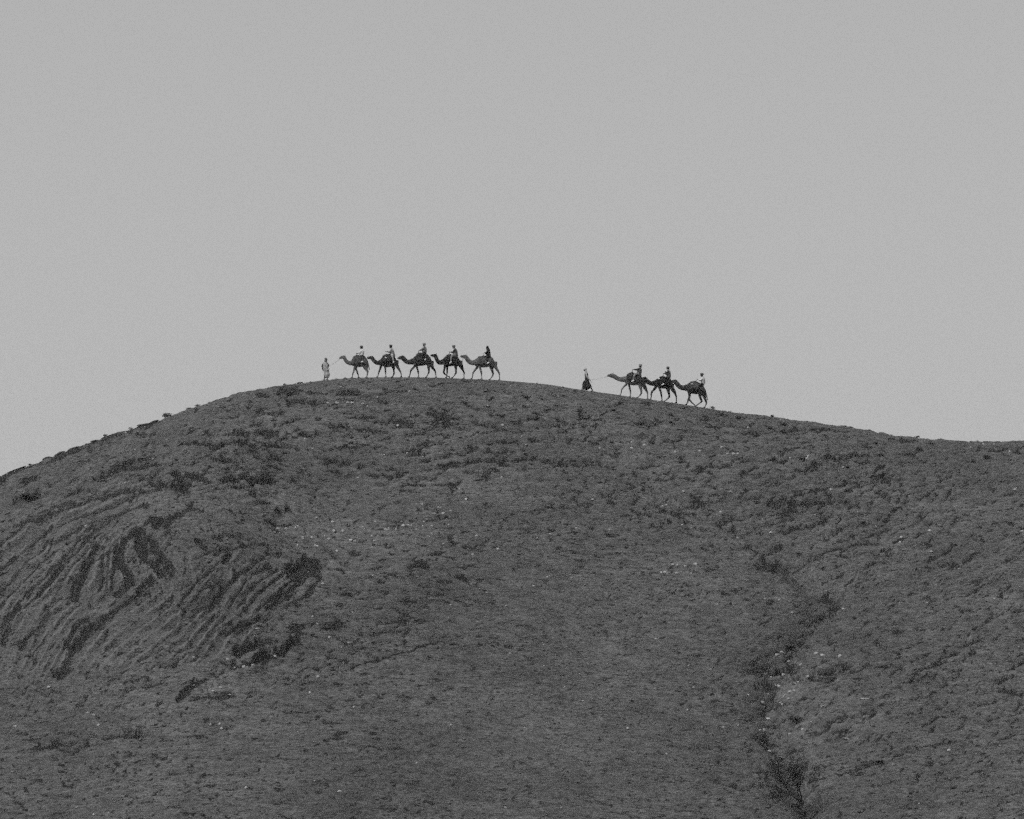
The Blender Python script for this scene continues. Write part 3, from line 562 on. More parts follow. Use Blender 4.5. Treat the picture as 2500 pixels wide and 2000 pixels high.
M_STRAP = cloth('halter_webbing', 0.03, 0.10, 30, 0.9); M_WHITE = cloth('white_cotton', 0.82, 0.90, 12, 0.9)
H_BLACK = cloth('black_camel_hide', 0.008, 0.022, 6, 0.9, 0.01); H_DARK = cloth('dark_brown_camel_hide', 0.018, 0.05, 6, 0.9, 0.01)
H_MID = cloth('brown_camel_hide', 0.07, 0.16, 5, 0.9, 0.01); H_PALE = cloth('tawny_camel_hide', 0.075, 0.17, 5, 0.9, 0.01)
B_DARK = cloth('dark_striped_blanket', 0.010, 0.05, 7, 0.95, 0.012, 6); B_MOT = cloth('mottled_woven_blanket', 0.015, 0.13, 9, 0.95, 0.012, 6)
B_BLACK = cloth('black_wool_blanket', 0.008, 0.028, 7, 0.95, 0.012, 6)
CAM = []
CAM.append(camel("tawny camel at the head of the left caravan, led by the robed walker", (820, 838, 19.17), 1100,
  [(175,692,38),(225,680,48),(300,660,64),(370,655,78)], [(400,700,78),(435,770,80),(510,870,84),(620,925,92),(720,930,112)],
  [(735,770,1020),(780,710,1060),(850,650,1100),(930,600,1135),(1020,595,1135),(1120,600,1125),(1220,600,1110),(1300,610,1120),(1360,665,1150),(1420,740,1170),(1480,840,1150),(1512,940,1080)],
  [L((890,1110,55),(855,1290,34),(805,1420,34),(785,1510,18),(765,1620,20)), L((930,1130,55),(975,1290,38),(1020,1420,34),(1050,1520,20),(1090,1625,22)),
   L((1370,1110,105),(1450,1270,52),(1500,1320,40),(1480,1450,28),(1450,1610,22)), L((1400,1110,100),(1440,1260,55),(1480,1310,42),(1470,1450,26),(1440,1610,22))],
  [(1500,900,18),(1528,1000,20),(1545,1120,24),(1565,1250,22)], H_PALE, B_MOT, True, (800, 1490, 0.72), (425, 585), handle=((975, 470), (985, 590))))
CAM.append(camel("dark camel, second in the left caravan, its muzzle against the leading camel's rump", (890, 838, 19.17), 1150,
  [(130,682,42),(210,685,60),(310,685,78),(360,700,84)], [(390,760,84),(470,850,86),(560,918,90),(640,922,100),(710,915,118)],
  [(700,795,1030),(780,710,1060),(860,625,1085),(940,565,1105),(1010,545,1130),(1110,545,1130),(1210,560,1112),(1290,590,1095),(1360,640,1100),(1420,705,1090),(1480,790,1070),(1535,900,1030),(1555,960,1000)],
  [L((760,1080,55),(720,1220,40),(665,1360,34),(640,1450,20),(605,1590,22)), L((965,1090,52),(980,1230,38),(985,1370,34),(995,1460,18),(1005,1580,22)),
   L((1340,1070,90),(1360,1200,45),(1370,1310,34),(1378,1410,36),(1310,1570,20)), L((1510,1040,75),(1590,1200,52),(1690,1360,34),(1708,1440,24),(1735,1590,18))],
  [(1535,900,16),(1570,1000,18),(1610,1120,16)], H_DARK, B_DARK, False, (840, 1430, 0.62), (365, 615), handle=((1185, 440), (1180, 550)), pouch=(1000, 700)))
CAM.append(camel("dark camel in the middle of the left caravan, under its rider in a grey shawl", (965, 834, 17.43), 1100,
  [(118,702,42),(185,702,62),(265,690,82),(315,690,90)], [(375,755,92),(465,845,92),(560,880,92),(655,868,104),(740,850,128)],
  [(755,700,945),(850,615,1010),(940,555,1038),(1020,500,1045),(1110,510,1040),(1200,515,1030),(1290,525,1005),(1360,570,1005),(1430,650,1050),(1500,735,1080),(1560,810,1100),(1592,910,1080)],
  [L((850,1020,55),(760,1140,38),(665,1245,34),(640,1370,24),(605,1495,26)), L((915,1050,48),(950,1190,34),(975,1300,34),(985,1400,18),(1000,1510,22)),
   L((1425,1010,80),(1430,1200,42),(1430,1315,36),(1385,1420,20),(1335,1525,18)), L((1550,1030,75),(1620,1150,48),(1700,1260,34),(1715,1370,22),(1745,1525,18))],
  [(1585,880,16),(1605,980,20),(1625,1080,18)], H_DARK, B_DARK, True, (900, 1500, 0.6), (320, 600), handle=((985, 415), (1000, 500))))
CAM.append(camel("black camel with a front foot lifted, fourth in the left caravan", (1045, 838, 19.17), 1100,
  [(130,572,40),(200,580,55),(285,585,72),(345,595,82)], [(380,680,82),(425,795,86),(505,895,95),(600,910,100),(680,880,118)],
  [(700,735,995),(780,640,1060),(860,600,1090),(940,560,1092),(1020,560,1088),(1110,565,1080),(1200,590,1072),(1300,630,1085),(1390,685,1080),(1470,760,1080),(1540,850,1060),(1580,940,1030)],
  [L((800,1060,60),(770,1220,42),(735,1385,42),(830,1490,26),(905,1545,22),(965,1560,24),(1005,1600,22), up=1), L((900,1080,50),(895,1220,38),(890,1370,34),(885,1480,20),(865,1610,22)),
   L((1300,1050,85),(1310,1230,42),(1310,1395,38),(1235,1515,20),(1150,1640,18)), L((1510,1040,78),(1590,1190,54),(1690,1370,34),(1685,1470,20),(1680,1645,18))],
  [(1565,900,18),(1610,1040,22),(1655,1200,24)], H_BLACK, B_BLACK, True, (860, 1440, 0.55), (395, 500), handle=((1000, 400), (1010, 520))))
CAM.append(camel("tawny camel at the tail of the left caravan, beneath the black-cloaked rider", (1120, 840, 17.43), 1130,
  [(85,527,36),(145,532,50),(225,542,72),(285,548,84)], [(335,610,86),(415,710,90),(500,785,92),(595,800,95),(670,790,112)],
  [(690,670,925),(760,605,965),(840,560,990),(940,550,1000),(1030,530,1003),(1120,530,1000),(1210,540,992),(1300,555,975),(1380,585,995),(1440,635,1015),(1500,715,1030),(1565,800,1020),(1600,900,1000)],
  [L((800,950,58),(710,1080,40),(612,1215,32),(590,1340,20),(560,1480,22)), L((900,970,50),(935,1120,36),(965,1235,38),(975,1350,18),(985,1470,22)),
   L((1390,990,78),(1430,1150,45),(1462,1285,36),(1400,1400,20),(1330,1510,20)), L((1560,970,72),(1640,1110,50),(1722,1245,34),(1730,1350,20),(1735,1520,20))],
  [(1590,880,16),(1620,980,18),(1650,1060,14)], H_MID, B_MOT, False, (820, 1500, 0.75), (315, 450), handle=((1055, 400), (1060, 500))))
CAM.append(camel("tawny camel at the head of the right caravan, neck stretched towards its handler", (1480, 885, 17.43), 1200,
  [(60,560,34),(120,558,50),(195,560,78),(265,568,90)], [(370,612,90),(480,680,88),(600,720,90),(690,725,102),(765,720,122)],
  [(775,615,830),(860,560,905),(950,500,945),(1040,450,958),(1130,455,975),(1240,495,985),(1340,510,970),(1420,560,1000),(1490,640,1040),(1560,710,1060),(1610,790,1060),(1645,890,1040)],
  [L((870,920,50),(755,1035,32),(662,1160,28),(635,1290,20),(600,1400,24)), L((980,950,50),(1010,1110,34),(1035,1235,30),(1042,1340,18),(1035,1450,22)),
   L((1450,1030,78),(1480,1180,45),(1492,1315,38),(1430,1410,22),(1345,1510,22)), L((1610,990,76),(1685,1140,52),(1750,1255,34),(1765,1360,24),(1768,1560,20))],
  [(1640,860,18),(1690,1010,22),(1735,1140,22)], H_PALE, B_DARK, True, (880, 1560, 0.7), (285, 455), handle=((1115, 320), (1118, 425))))
CAM.append(camel("black camel in the middle of the right caravan, its head against the camel ahead", (1560, 890, 17.25), 1050,
  [(55,625,36),(120,622,56),(195,615,80),(255,620,92)], [(310,680,92),(400,750,92),(500,795,90),(590,800,95),(655,790,110)],
  [(680,660,905),(760,600,950),(850,570,985),(930,530,1005),(1010,520,1018),(1080,540,1022),(1160,565,1012),(1250,600,1012),(1330,650,1035),(1390,740,1050),(1440,860,1040)],
  [L((700,960,58),(605,1080,42),(530,1190,36),(520,1310,24),(505,1470,26)), L((860,985,52),(910,1150,38),(940,1290,34),(955,1390,24),(970,1510,26)),
   L((1230,1030,78),(1260,1190,45),(1282,1345,38),(1200,1450,22),(1085,1565,20)), L((1390,1020,76),(1480,1180,50),(1560,1325,34),(1570,1450,24),(1570,1640,18))],
  [(1430,930,20),(1490,1060,26),(1560,1185,24)], H_BLACK, B_BLACK, False, (860, 1370, 0.66), (265, 525), handle=((1022, 395), (1022, 495)), pouch=(840, 622)))
CAM.append(camel("dark brown camel, last of the right caravan, one foreleg bent mid-stride", (1635, 905, 17.25), 1150,
  [(75,455,38),(130,455,58),(195,462,80),(245,482,88)], [(310,560,92),(400,660,94),(500,715,96),(590,730,102),(680,722,128)],
  [(700,600,865),(780,530,935),(860,500,968),(960,485,980),(1050,470,992),(1130,490,1000),(1210,530,990),(1280,560,985),(1350,600,1000),(1420,670,1025),(1480,765,1050),(1528,860,1050),(1545,950,1020)],
  [L((815,940,60),(825,1090,42),(805,1200,44),(870,1285,32),(960,1390,24),(1030,1440,26),(1048,1490,24), up=1), L((850,950,55),(840,1090,40),(790,1210,40),(760,1330,24),(705,1460,24)),
   L((1280,990,82),(1275,1130,52),(1350,1300,38),(1265,1370,24),(1105,1515,20)), L((1440,990,82),(1480,1160,52),(1548,1315,36),(1530,1430,22),(1480,1590,20))],
  [(1535,960,20),(1565,1110,26),(1600,1240,22)], H_DARK, B_MOT, True, (860, 1440, 0.6), (235, 390), handle=((1150, 365), (1112, 450)), pouch=(925, 578)))

# ------------------------------------------------------------------ people
SKIN = cloth('dark_skin', 0.03, 0.06, 20, 0.6)
def fingers(bm, x, y, z, dx, dz):
    """five bent fingers closing on what the hand holds"""
    l = math.hypot(dx, dz) or 1; dx, dz = dx / l, dz / l
    for q, ln in enumerate((0.062, 0.075, 0.080, 0.074, 0.058)):
        o = (q - 2) * 0.019; ln = ln if q else 0.05
        px_, pz = -dz * 0.0, 0.0
        a = (x + dx * 0.05, y + o, z + dz * 0.05 - abs(q == 0) * 0.01, 0.0095)
        b = (x + dx * (0.05 + ln * 0.6), y + o * 1.05, z + dz * (0.05 + ln * 0.6) - 0.006, 0.009)
        c = (x + dx * (0.05 + ln * 0.75), y + o, z + dz * (0.05 + ln * 0.7) - 0.035, 0.0075)
        tube(bm, [a, b, c], 5)
def head_shape(bm, x, y, z, face, r=0.105):
    """skull, jaw, nose, brow, ears; face = -1 looks left, +1 right, 0 at the camera"""
    ball(bm, (x, y, z), (r * 0.92, r * 0.80, r * 1.18))
    fx, fy = (face, 0) if face else (0.35, -1)
    ball(bm, (x + fx * r * 0.35, y + fy * r * 0.35, z - r * 0.72), (r * 0.55, r * 0.5, r * 0.48))          # jaw
    tube(bm, [(x + fx * r * 0.8, y + fy * r * .75, z + r * 0.15, r * .12), (x + fx * r * 1.15, y + fy * r * 1.0, z - r * 0.22, r * .17)], 6)   # nose
    ball(bm, (x + fx * r * 0.78, y + fy * r * .72, z + r * 0.25), (r * .2, r * .45, r * .1))               # brow
    ball(bm, (x + fx * r * 0.80, y + fy * r * .74, z - r * 0.55), (r * .18, r * .28, r * .1))              # lips
    for s_ in (-1, 1): ball(bm, (x + (0 if face else s_ * r * .9), y + (s_ * r * .8 if face else 0), z - r * .05), (r * .16, r * .14, r * .3))
def rider(label, cropo, bxcamel, hd, shoulder, hip, elbow, hand, knee, ankle, toe, wear, back=None, tail_=None, far_hand=None, hood=False, face=-1):
    """hd=(x,y) head centre; all in crop coordinates; wear: dict of materials"""
    ox, oy, s = cropo
    base, f, k = frame(ox, oy, s, hip[0])
    base0 = base
    def G(q): return f(q[0], q[1])
    hx, hz = G(hd); sx_, sz = G(shoulder); ix, iz = G(hip); ex, ez = G(elbow); ax, az = G(hand); kx, kz = G(knee); nx, nz = G(ankle); tx, tz = G(toe)
    body = bmesh.new()
    head_shape(body, hx, 0, hz, face)
    tube(body, [(hx + .01, 0, hz - .02, .055), (sx_, 0, sz + .03, .062), (sx_, 0, sz - .05, .10, .15)], 10)
    tube(body, smooth_path([(sx_, 0, sz - .02, .10, .17), ((sx_ + ix) / 2, 0, (sz + iz) / 2, .10, .14), (ix, 0, iz, .11, .16)], 3), 12)
    fhx, fhz = G(far_hand) if far_hand else (ax + .02, az + .01)
    for sd_, (hxx, hzz), (exx, ezz) in ((-1, (ax, az), (ex, ez)), (1, (fhx, fhz), (ex + .01, ez + .01))):
        tube(body, smooth_path([(sx_, sd_ * .17, sz - .03, .05), (exx, sd_ * .21, ezz, .04), (hxx + .07, sd_ * .10, hzz, .028), (hxx, sd_ * .07, hzz, .036, .045)], 3), 8)
        fingers(body, hxx + .03, sd_ * .07, hzz, -1, 0.0)
        tube(body, smooth_path([(ix, sd_ * .12, iz, .09), ((ix + kx) / 2 - .02, sd_ * .30, (iz + kz) / 2 + .03, .08), (kx, sd_ * .44, kz, .065), ((kx + nx) / 2, sd_ * .45, (kz + nz) / 2, .055), (nx, sd_ * .44, nz, .036)], 2), 8)
        tube(body, [(nx + .03, sd_ * .44, nz - .02, .04), (nx - .02, sd_ * .45, nz - .05, .038), (tx, sd_ * .46, tz, .025, .04)], 8)
    root = link('person', fused(body, 0.016, 1), wear['skin'], None, label=label, category='person', group='riders on the camels')
    root.location = base
    # upper garment with sleeves
    g = bmesh.new()
    bk = G(back) if back else (ix + .10, iz - .05)
    tube(g, smooth_path([(hx + .015, 0, (hz + sz) / 2, .05, .06), (sx_ + .01, 0, sz + .02, .10, .18), (sx_ + .02, 0, sz - .10, .17, .25), ((sx_ + ix) / 2 + .01, 0, (sz + iz) / 2, .18, .23), (ix, 0, iz + .02, .20, .25), ((ix + bk[0]) / 2, 0, min(iz, bk[1]) , .17, .25)], 3), 16)
    link('tunic', fused(g, 0.02, 2, .012, ox), wear['top'], root)
    g = bmesh.new()
    for sd_, (hxx, hzz) in ((-1, (ax, az)), (1, (fhx, fhz))):
        tube(g, smooth_path([(sx_ + .01, sd_ * .15, sz - .02, .085), ((sx_ + ex) / 2, sd_ * .21, (sz + ez) / 2, .072), (ex, sd_ * .22, ez, .066), ((ex + hxx) / 2, sd_ * .16, (ez + hzz) / 2, .052), (hxx + .07, sd_ * .10, hzz, .042)], 3), 10)
    link('sleeves', fused(g, 0.02, 1, .008, ox), wear.get('sleeve', wear['top']), root)
    g = bmesh.new()
    for sd_ in (-1, 1):
        tube(g, smooth_path([(ix, sd_ * .11, iz, .12), ((ix + kx) / 2 - .02, sd_ * .31, (iz + kz) / 2 + .03, .105), (kx, sd_ * .455, kz, .085), ((kx + nx) / 2, sd_ * .46, (kz + nz) / 2, .07), (nx, sd_ * .45, nz + .03, .055)], 2), 10)
    link('trousers', fused(g, 0.02, 1, .01, ox), wear['legs'], root)
    g = bmesh.new()
    for sd_ in (-1, 1):
        tube(g, [(nx + .055, sd_ * .45, nz - .03, .045), (nx + .01, sd_ * .455, nz - .045, .055), ((nx + tx) / 2, sd_ * .46, (nz + tz) / 2 - .02, .065, .06), (tx, sd_ * .47, tz, .055, .06)], 10)
        tube(g, [(nx, sd_ * .45, nz + .05, .05), (nx + .01, sd_ * .455, nz - .04, .05)], 10)
        link('shoe', fused(g, 0.016, 1), wear['shoe'], root); g = bmesh.new()
    g.free()
    g = bmesh.new()
    if hood:
        ball(g, (hx + .02, 0, hz + .03), (.125, .125, .14)); ball(g, (hx + .05, 0, hz - .09), (.10, .12, .12))
        tube(g, [(hx + .03, 0, hz - .05, .12), (sx_ + .03, 0, sz + .02, .15, .19), (sx_ + .04, 0, sz - .08, .15, .20)], 12)
    else:
        for i, a in enumerate((0.0, 0.5, -0.45)):              # wound turban rolls
            ring = [(hx + .01 + .105 * math.cos(t), .10 * math.sin(t), hz + .055 + .024 * i + a * .07 * math.cos(t), .042) for t in np.linspace(0, 2 * math.pi, 15)]
            tube(g, ring, 7)
        ball(g, (hx + .01, 0, hz + .085), (.12, .12, .10))
        tube(g, [(hx + .07, 0, hz - .02, .05, .08), (hx + .06, 0, hz - .13, .045, .09), (sx_ + .06, 0, sz, .05, .12)], 8)
    link('headscarf', fused(g, 0.016, 1, .006, ox), wear['head'], root)
    if 'scarf' in wear:
        g = bmesh.new()
        tube(g, [(hx + .02 + .085 * math.cos(t), .10 * math.sin(t), (hz + sz) / 2 - .02 - .03 * math.cos(t), .04) for t in np.linspace(0, 2 * math.pi, 13)], 8)
        link('neck_scarf', fused(g, 0.016, 1, .006), wear['scarf'], root)
    return root
T_WHITE = cloth('white_shirt_cloth', 0.70, 0.85, 8); T_PALE = cloth('pale_linen', 0.38, 0.55, 8); T_GREY = cloth('grey_cotton', 0.20, 0.36, 8)
T_MID = cloth('charcoal_wool', 0.045, 0.11, 10); T_DARK = cloth('dark_wool', 0.012, 0.03, 10); T_BLACK = cloth('black_cloth', 0.006, 0.014, 10)
T_MOT = cloth('patterned_grey_scarf', 0.03, 0.22, 22); T_STR = cloth('worn_grey_shawl', 0.06, 0.26, 12)
rider("rider in a white shirt and dark turban on the foremost camel", (820, 838, 19.17), 0, (1195,215), (1225,335), (1200,590), (1120,450), (985,470), (1150,740), (1262,870), (1200,905),
      dict(skin=SKIN, top=T_WHITE, sleeve=T_WHITE, legs=T_MID, shoe=M_WHITE, head=T_MID), back=(1230, 600))
rider("rider in pale grey robe, bare forearm held out, on the left caravan's second camel", (890, 838, 19.17), 0, (1225,170), (1275,300), (1310,550), (1200,410), (990,400), (1300,610), (1368,880), (1372,950),
      dict(skin=SKIN, top=T_GREY, sleeve=T_GREY, legs=T_PALE, shoe=M_WHITE, head=T_MID), back=(1400, 650))
rider("rider in a worn grey shawl and turban on the left caravan's middle camel", (965, 834, 17.43), 0, (1228,150), (1245,260), (1240,460), (1130,350), (1010,392), (1180,640), (1278,770), (1275,815),
      dict(skin=SKIN, top=T_STR, sleeve=T_STR, legs=T_BLACK, shoe=M_WHITE, head=T_GREY), back=(1290, 500))
rider("rider with a pale neck scarf, dark coat and light trousers on the black camel", (1045, 838, 19.17), 0, (1200,185), (1262,305), (1290,555), (1170,430), (1035,425), (1105,620), (1075,880), (1020,980),
      dict(skin=SKIN, top=T_MID, sleeve=T_DARK, legs=T_GREY, shoe=M_WHITE, head=T_MOT, scarf=T_PALE), back=(1350, 640))
rider("rider wrapped in a black cloak and hood on the last camel of the left caravan", (1120, 840, 17.43), 0, (1212,165), (1245,285), (1265,530), (1160,400), (1090,378), (1190,660), (1250,800), (1225,855),
      dict(skin=SKIN, top=T_BLACK, sleeve=T_DARK, legs=T_BLACK, shoe=M_WHITE, head=T_BLACK), back=(1350, 570), hood=True)
rider("rider with straight black sleeves gripping the saddle handle on the camel behind the skirted walker", (1480, 885, 17.43), 0, (1450,160), (1425,275), (1400,500), (1300,310), (1145,302), (1205,530), (1145,770), (1075,840),
      dict(skin=SKIN, top=T_MID, sleeve=T_BLACK, legs=T_GREY, shoe=M_WHITE, head=T_GREY), back=(1440, 620))
rider("broad rider in dark jacket, hand raised to chest, on the right caravan's middle camel", (1560, 890, 17.25), 0, (1218,180), (1240,285), (1245,560), (1140,400), (1045,385), (1080,650), (1020,830), (950,880),
      dict(skin=SKIN, top=T_MID, sleeve=T_DARK, legs=T_BLACK, shoe=M_WHITE, head=T_MID, scarf=T_PALE), back=(1300, 600), far_hand=(1110, 300))
rider("rider in a pale smock leaning back on the last camel of the right caravan", (1635, 905, 17.25), 0, (1352,190), (1395,315), (1400,570), (1285,410), (1180,370), (1240,680), (1180,830), (1120,870),
      dict(skin=SKIN, top=T_PALE, sleeve=T_WHITE, legs=T_BLACK, shoe=T_BLACK, head=T_MID), back=(1430, 590))

def foot(bm, x, y, z, toe):
    tube(bm, [(x - toe * .05, y, z + .035, .038), (x + toe * .02, y, z + .04, .042), (x + toe * .12, y, z + .025, .026, .045), (x + toe * .19, y, z + .018, .016, .04)], 8)
# walker at the head of the left caravan: long wind-blown robe, headscarf, dark feet
def walker_left():
    ox, oy, s = 770, 865, 24.64
    base, f, k = frame(ox, oy, s, 620)
    b = bmesh.new(); hx, hz = f(640, 330); head_shape(b, hx, 0, hz, 0, .10)
    sx_, sz = f(620, 520); ix, iz = f(640, 950); hax, haz = f(800, 720)
    tube(b, smooth_path([(hx, 0, hz - .02, .055), (sx_, 0, sz + .05, .07), (sx_, 0, sz - .06, .17, .11), ((sx_ + ix) / 2, 0, (sz + iz) / 2, .14, .10), (ix, 0, iz, .16, .12)], 3), 12)
    for (x, y), (fx, fy), yy in (((590, 1150), (535, 1500), -.07), ((690, 1150), (715, 1480), .09)):
        X, Z = f(x, y); FX, FZ = f(fx, fy); gz = gz_at(base[0], base[2], FX, yy)
        tube(b, smooth_path([(ix, yy, iz, .10), (X, yy, Z, .065), ((X + FX) / 2, yy, (Z + gz) / 2 + .04, .055), (FX, yy, gz + .06, .038)], 2), 8)
        foot(b, FX, yy, gz, -1)
    tube(b, smooth_path([(sx_ + .16, -.02, sz - .02, .055), (f(760, 640)[0] + .02, -.10, f(760, 640)[1], .045), (hax, -.20, haz, .03), (hax + .05, -.22, haz + .01, .038)], 3), 8)
    fingers(b, hax + .05, -.22, haz + .01, 1, .3)
    tube(b, smooth_path([(sx_ - .18, 0, sz - .02, .055), (f(435, 760)[0], -.03, f(435, 760)[1], .045), (f(450, 930)[0], -.06, f(450, 930)[1], .03), (f(455, 980)[0], -.06, f(455, 980)[1], .036)], 3), 8)
    fingers(b, f(455, 980)[0], -.06, f(455, 980)[1], .1, -1)
    root = link('person', fused(b, .016, 1), SKIN, None, label="person in a long pale wind-blown robe and headscarf leading the left caravan by a rope", category='person')
    root.location = base
    g = bmesh.new()
    prof = [(620, 470, 90), (600, 560, 165), (600, 700, 185), (610, 850, 185), (650, 960, 185), (655, 1060, 160), (660, 1130, 165), (690, 1210, 185), (680, 1300, 175), (625, 1390, 125)]
    st = []
    for i, (x, y, r) in enumerate(prof): X, Z = f(x, y); st.append((X, 0, Z, r * k, min(.22, r * k * .8)))
    # vertical path: r lies along X
    tube(g, smooth_path(st, 3), 20)
    X, Z = f(800, 1220); ball(g, (X, .02, Z), (.11, .12, .13)); X, Z = f(780, 900); ball(g, (X, -.05, Z), (.10, .1, .12))
    link('robe', fused(g, .02, 2, .03, 3), T_STR2, root)
    g = bmesh.new()
    for a, c_, e in (((640, 520), (770, 640), (795, 740)), ((600, 520), (430, 660), (440, 900))):
        sg = -1
        (ax, az), (cx, cz), (ex, ez) = f(*a), f(*c_), f(*e)
        tube(g, smooth_path([(ax, 0, az, .10), (cx, sg * .06, cz, .085), (ex, sg * .12, ez, .065)], 3), 10)
    link('sleeves', fused(g, .02, 1, .012, 5), T_MID2, root)
    g = bmesh.new(); ball(g, (hx - .01, .04, hz + .03), (.125, .11, .145)); tube(g, [(hx - .03, .03, hz - .05, .11, .10), (hx - .04, .02, hz - .17, .12, .11), (sx_ - .01, .0, sz - .03, .19, .13)], 12)
    link('headscarf', fused(g, .016, 1, .008, 2), T_MOT, root)
    return (base[0] + hax + .07, base[1] - .22, base[2] + haz + .03)
T_STR2 = cloth('faded_patterned_robe', 0.22, 0.60, 6); T_MID2 = cloth('grey_sleeve_cloth', 0.05, 0.13, 8)
h1 = walker_left()
# walker at the head of the right caravan: pale sleeves, dark vest, full dark skirt, long stride to the left
def walker_right():
    ox, oy, s = 1405, 890, 24.64
    base, f, k = frame(ox, oy, s, 700)
    b = bmesh.new(); hx, hz = f(575, 320); head_shape(b, hx, 0, hz, -1, .10)
    sx_, sz = f(625, 500); ix, iz = f(690, 930)
    tube(b, smooth_path([(hx + .01, 0, hz - .02, .055), (sx_, 0, sz + .05, .07), (sx_, 0, sz - .06, .10, .16), ((sx_ + ix) / 2, 0, (sz + iz) / 2, .10, .13), (ix, 0, iz, .12, .15)], 3), 12)
    for (kx, ky), (fx, fy), yy in (((540, 1230), (455, 1530), -.09), ((850, 1230), (1025, 1580), .09)):
        X, Z = f(kx, ky); FX, FZ = f(fx, fy); gz = gz_at(base[0], base[2], FX, yy)
        tube(b, smooth_path([(ix, yy, iz, .10), (X, yy, Z, .068), ((X + FX) / 2, yy, (Z + gz) / 2 + .04, .055), (FX, yy, gz + .07, .036)], 2), 8)
        foot(b, FX, yy, gz, -1)
    hax, haz = f(850, 925); ex, ez = f(690, 730)
    for yy in (-.18, .16):
        tube(b, smooth_path([(sx_, yy, sz - .03, .05), (ex, yy * 1.1, ez, .042), (hax - .03, yy, haz + .02, .03), (hax + .02, yy, haz - .01, .037)], 3), 8)
        fingers(b, hax, yy, haz, .8, -.6)
    root = link('person', fused(b, .016, 1), SKIN, None, label="person striding left in a full dark skirt and pale sleeves, leading the right caravan", category='person')
    root.location = base
    g = bmesh.new()
    st = []
    for x, y, r, rl in ((690, 900, 120, .16), (685, 980, 145, .19), (665, 1090, 215, .23), (660, 1200, 250, .27), (675, 1320, 285, .30), (685, 1420, 305, .32)):
        X, Z = f(x, y); st.append((X, 0, Z, r * k, rl))
    tube(g, smooth_path(st, 3), 22)
    link('skirt', fused(g, .02, 2, .03, 9), T_DARK, root)
    g = bmesh.new()
    tube(g, smooth_path([(f(610, 440)[0], 0, f(610, 440)[1], .06, .08), (sx_, 0, sz, .10, .19), (f(655, 620)[0], 0, f(655, 620)[1], .145, .2), (f(670, 760)[0], 0, f(670, 760)[1], .15, .19), (ix, 0, iz, .17, .2)], 3), 16)
    link('vest', fused(g, .02, 1, .008, 2), T_DARK, root)
    g = bmesh.new()
    for yy in (-.19, .17):
        tube(g, smooth_path([(sx_ - .01, yy * .8, sz + .0, .085), ((sx_ + ex) / 2 - .01, yy * 1.15, (sz + ez) / 2, .075), (ex, yy * 1.2, ez, .072), ((ex + hax) / 2 - .01, yy * 1.1, (ez + haz) / 2 + .01, .075), (hax - .05, yy, haz + .02, .055)], 3), 10)
    link('sleeves', fused(g, .02, 1, .01, 2), T_WHITE2, root)
    g = bmesh.new(); ball(g, (hx + .03, 0, hz + .05), (.12, .115, .13)); tube(g, [(hx + .06, 0, hz, .08, .10), (hx + .06, 0, hz - .12, .06, .11), (sx_ + .01, 0, sz + .03, .10, .16)], 10)
    link('headscarf', fused(g, .016, 1, .006, 2), T_WHITE2, root)
    X, Z = f(905, 1010); X2, Z2 = f(965, 1085); g = bmesh.new(); tube(g, [(hax + .02, -.18, haz - .02, .014), (X, -.18, Z, .018), (X2, -.18, Z2, .02)], 6)
    link('walking_stick', plain(g), T_MID, None, label="short dark stick dangling from the skirted walker's trailing hand", category='stick').location = base
    return (base[0] + hax + .04, base[1] - .18, base[2] + haz)
T_WHITE2 = cloth('cream_cotton', 0.36, 0.60, 8)
h2 = walker_right()
def rope(name, a, b, sag, label, r=0.011):
    bm = bmesh.new(); pts = []
    for t in np.linspace(0, 1, 14):
        pts.append((a[0] + (b[0] - a[0]) * t - a[0], a[1] + (b[1] - a[1]) * t - a[1], a[2] + (b[2] - a[2]) * t - sag * 4 * t * (1 - t) - a[2], r))
    tube(bm, pts, 6)
    o = link(name, plain(bm), M_ROPE, None, label=label, category='rope'); o.location = a; return o
M_ROPE = cloth('grey_hemp_rope', 0.05, 0.10, 30)
def at(px, py, dy=0.0): u, v = ray(px, py); return (float(u) * (YR + dy), YR + dy, float(v) * (YR + dy))
rope('lead_rope', h1, at(829.5, 876.5), .06, "taut rope from the robed walker's hand to the muzzle of the leading camel")
rope('lead_rope', h2, at(1484, 919), .07, "long rope from the skirted walker's hand to the right caravan's first camel", .006)
rope('lead_rope', at(1052.3, 869.5), at(1046.5, 878), .03, "short rope end hanging from the black camel's mouth in the left caravan", .009)
rope('lead_rope', at(1128.5, 875), at(1131, 898), .0, "slack rope dangling straight down from the last left-caravan camel's halter", .009)
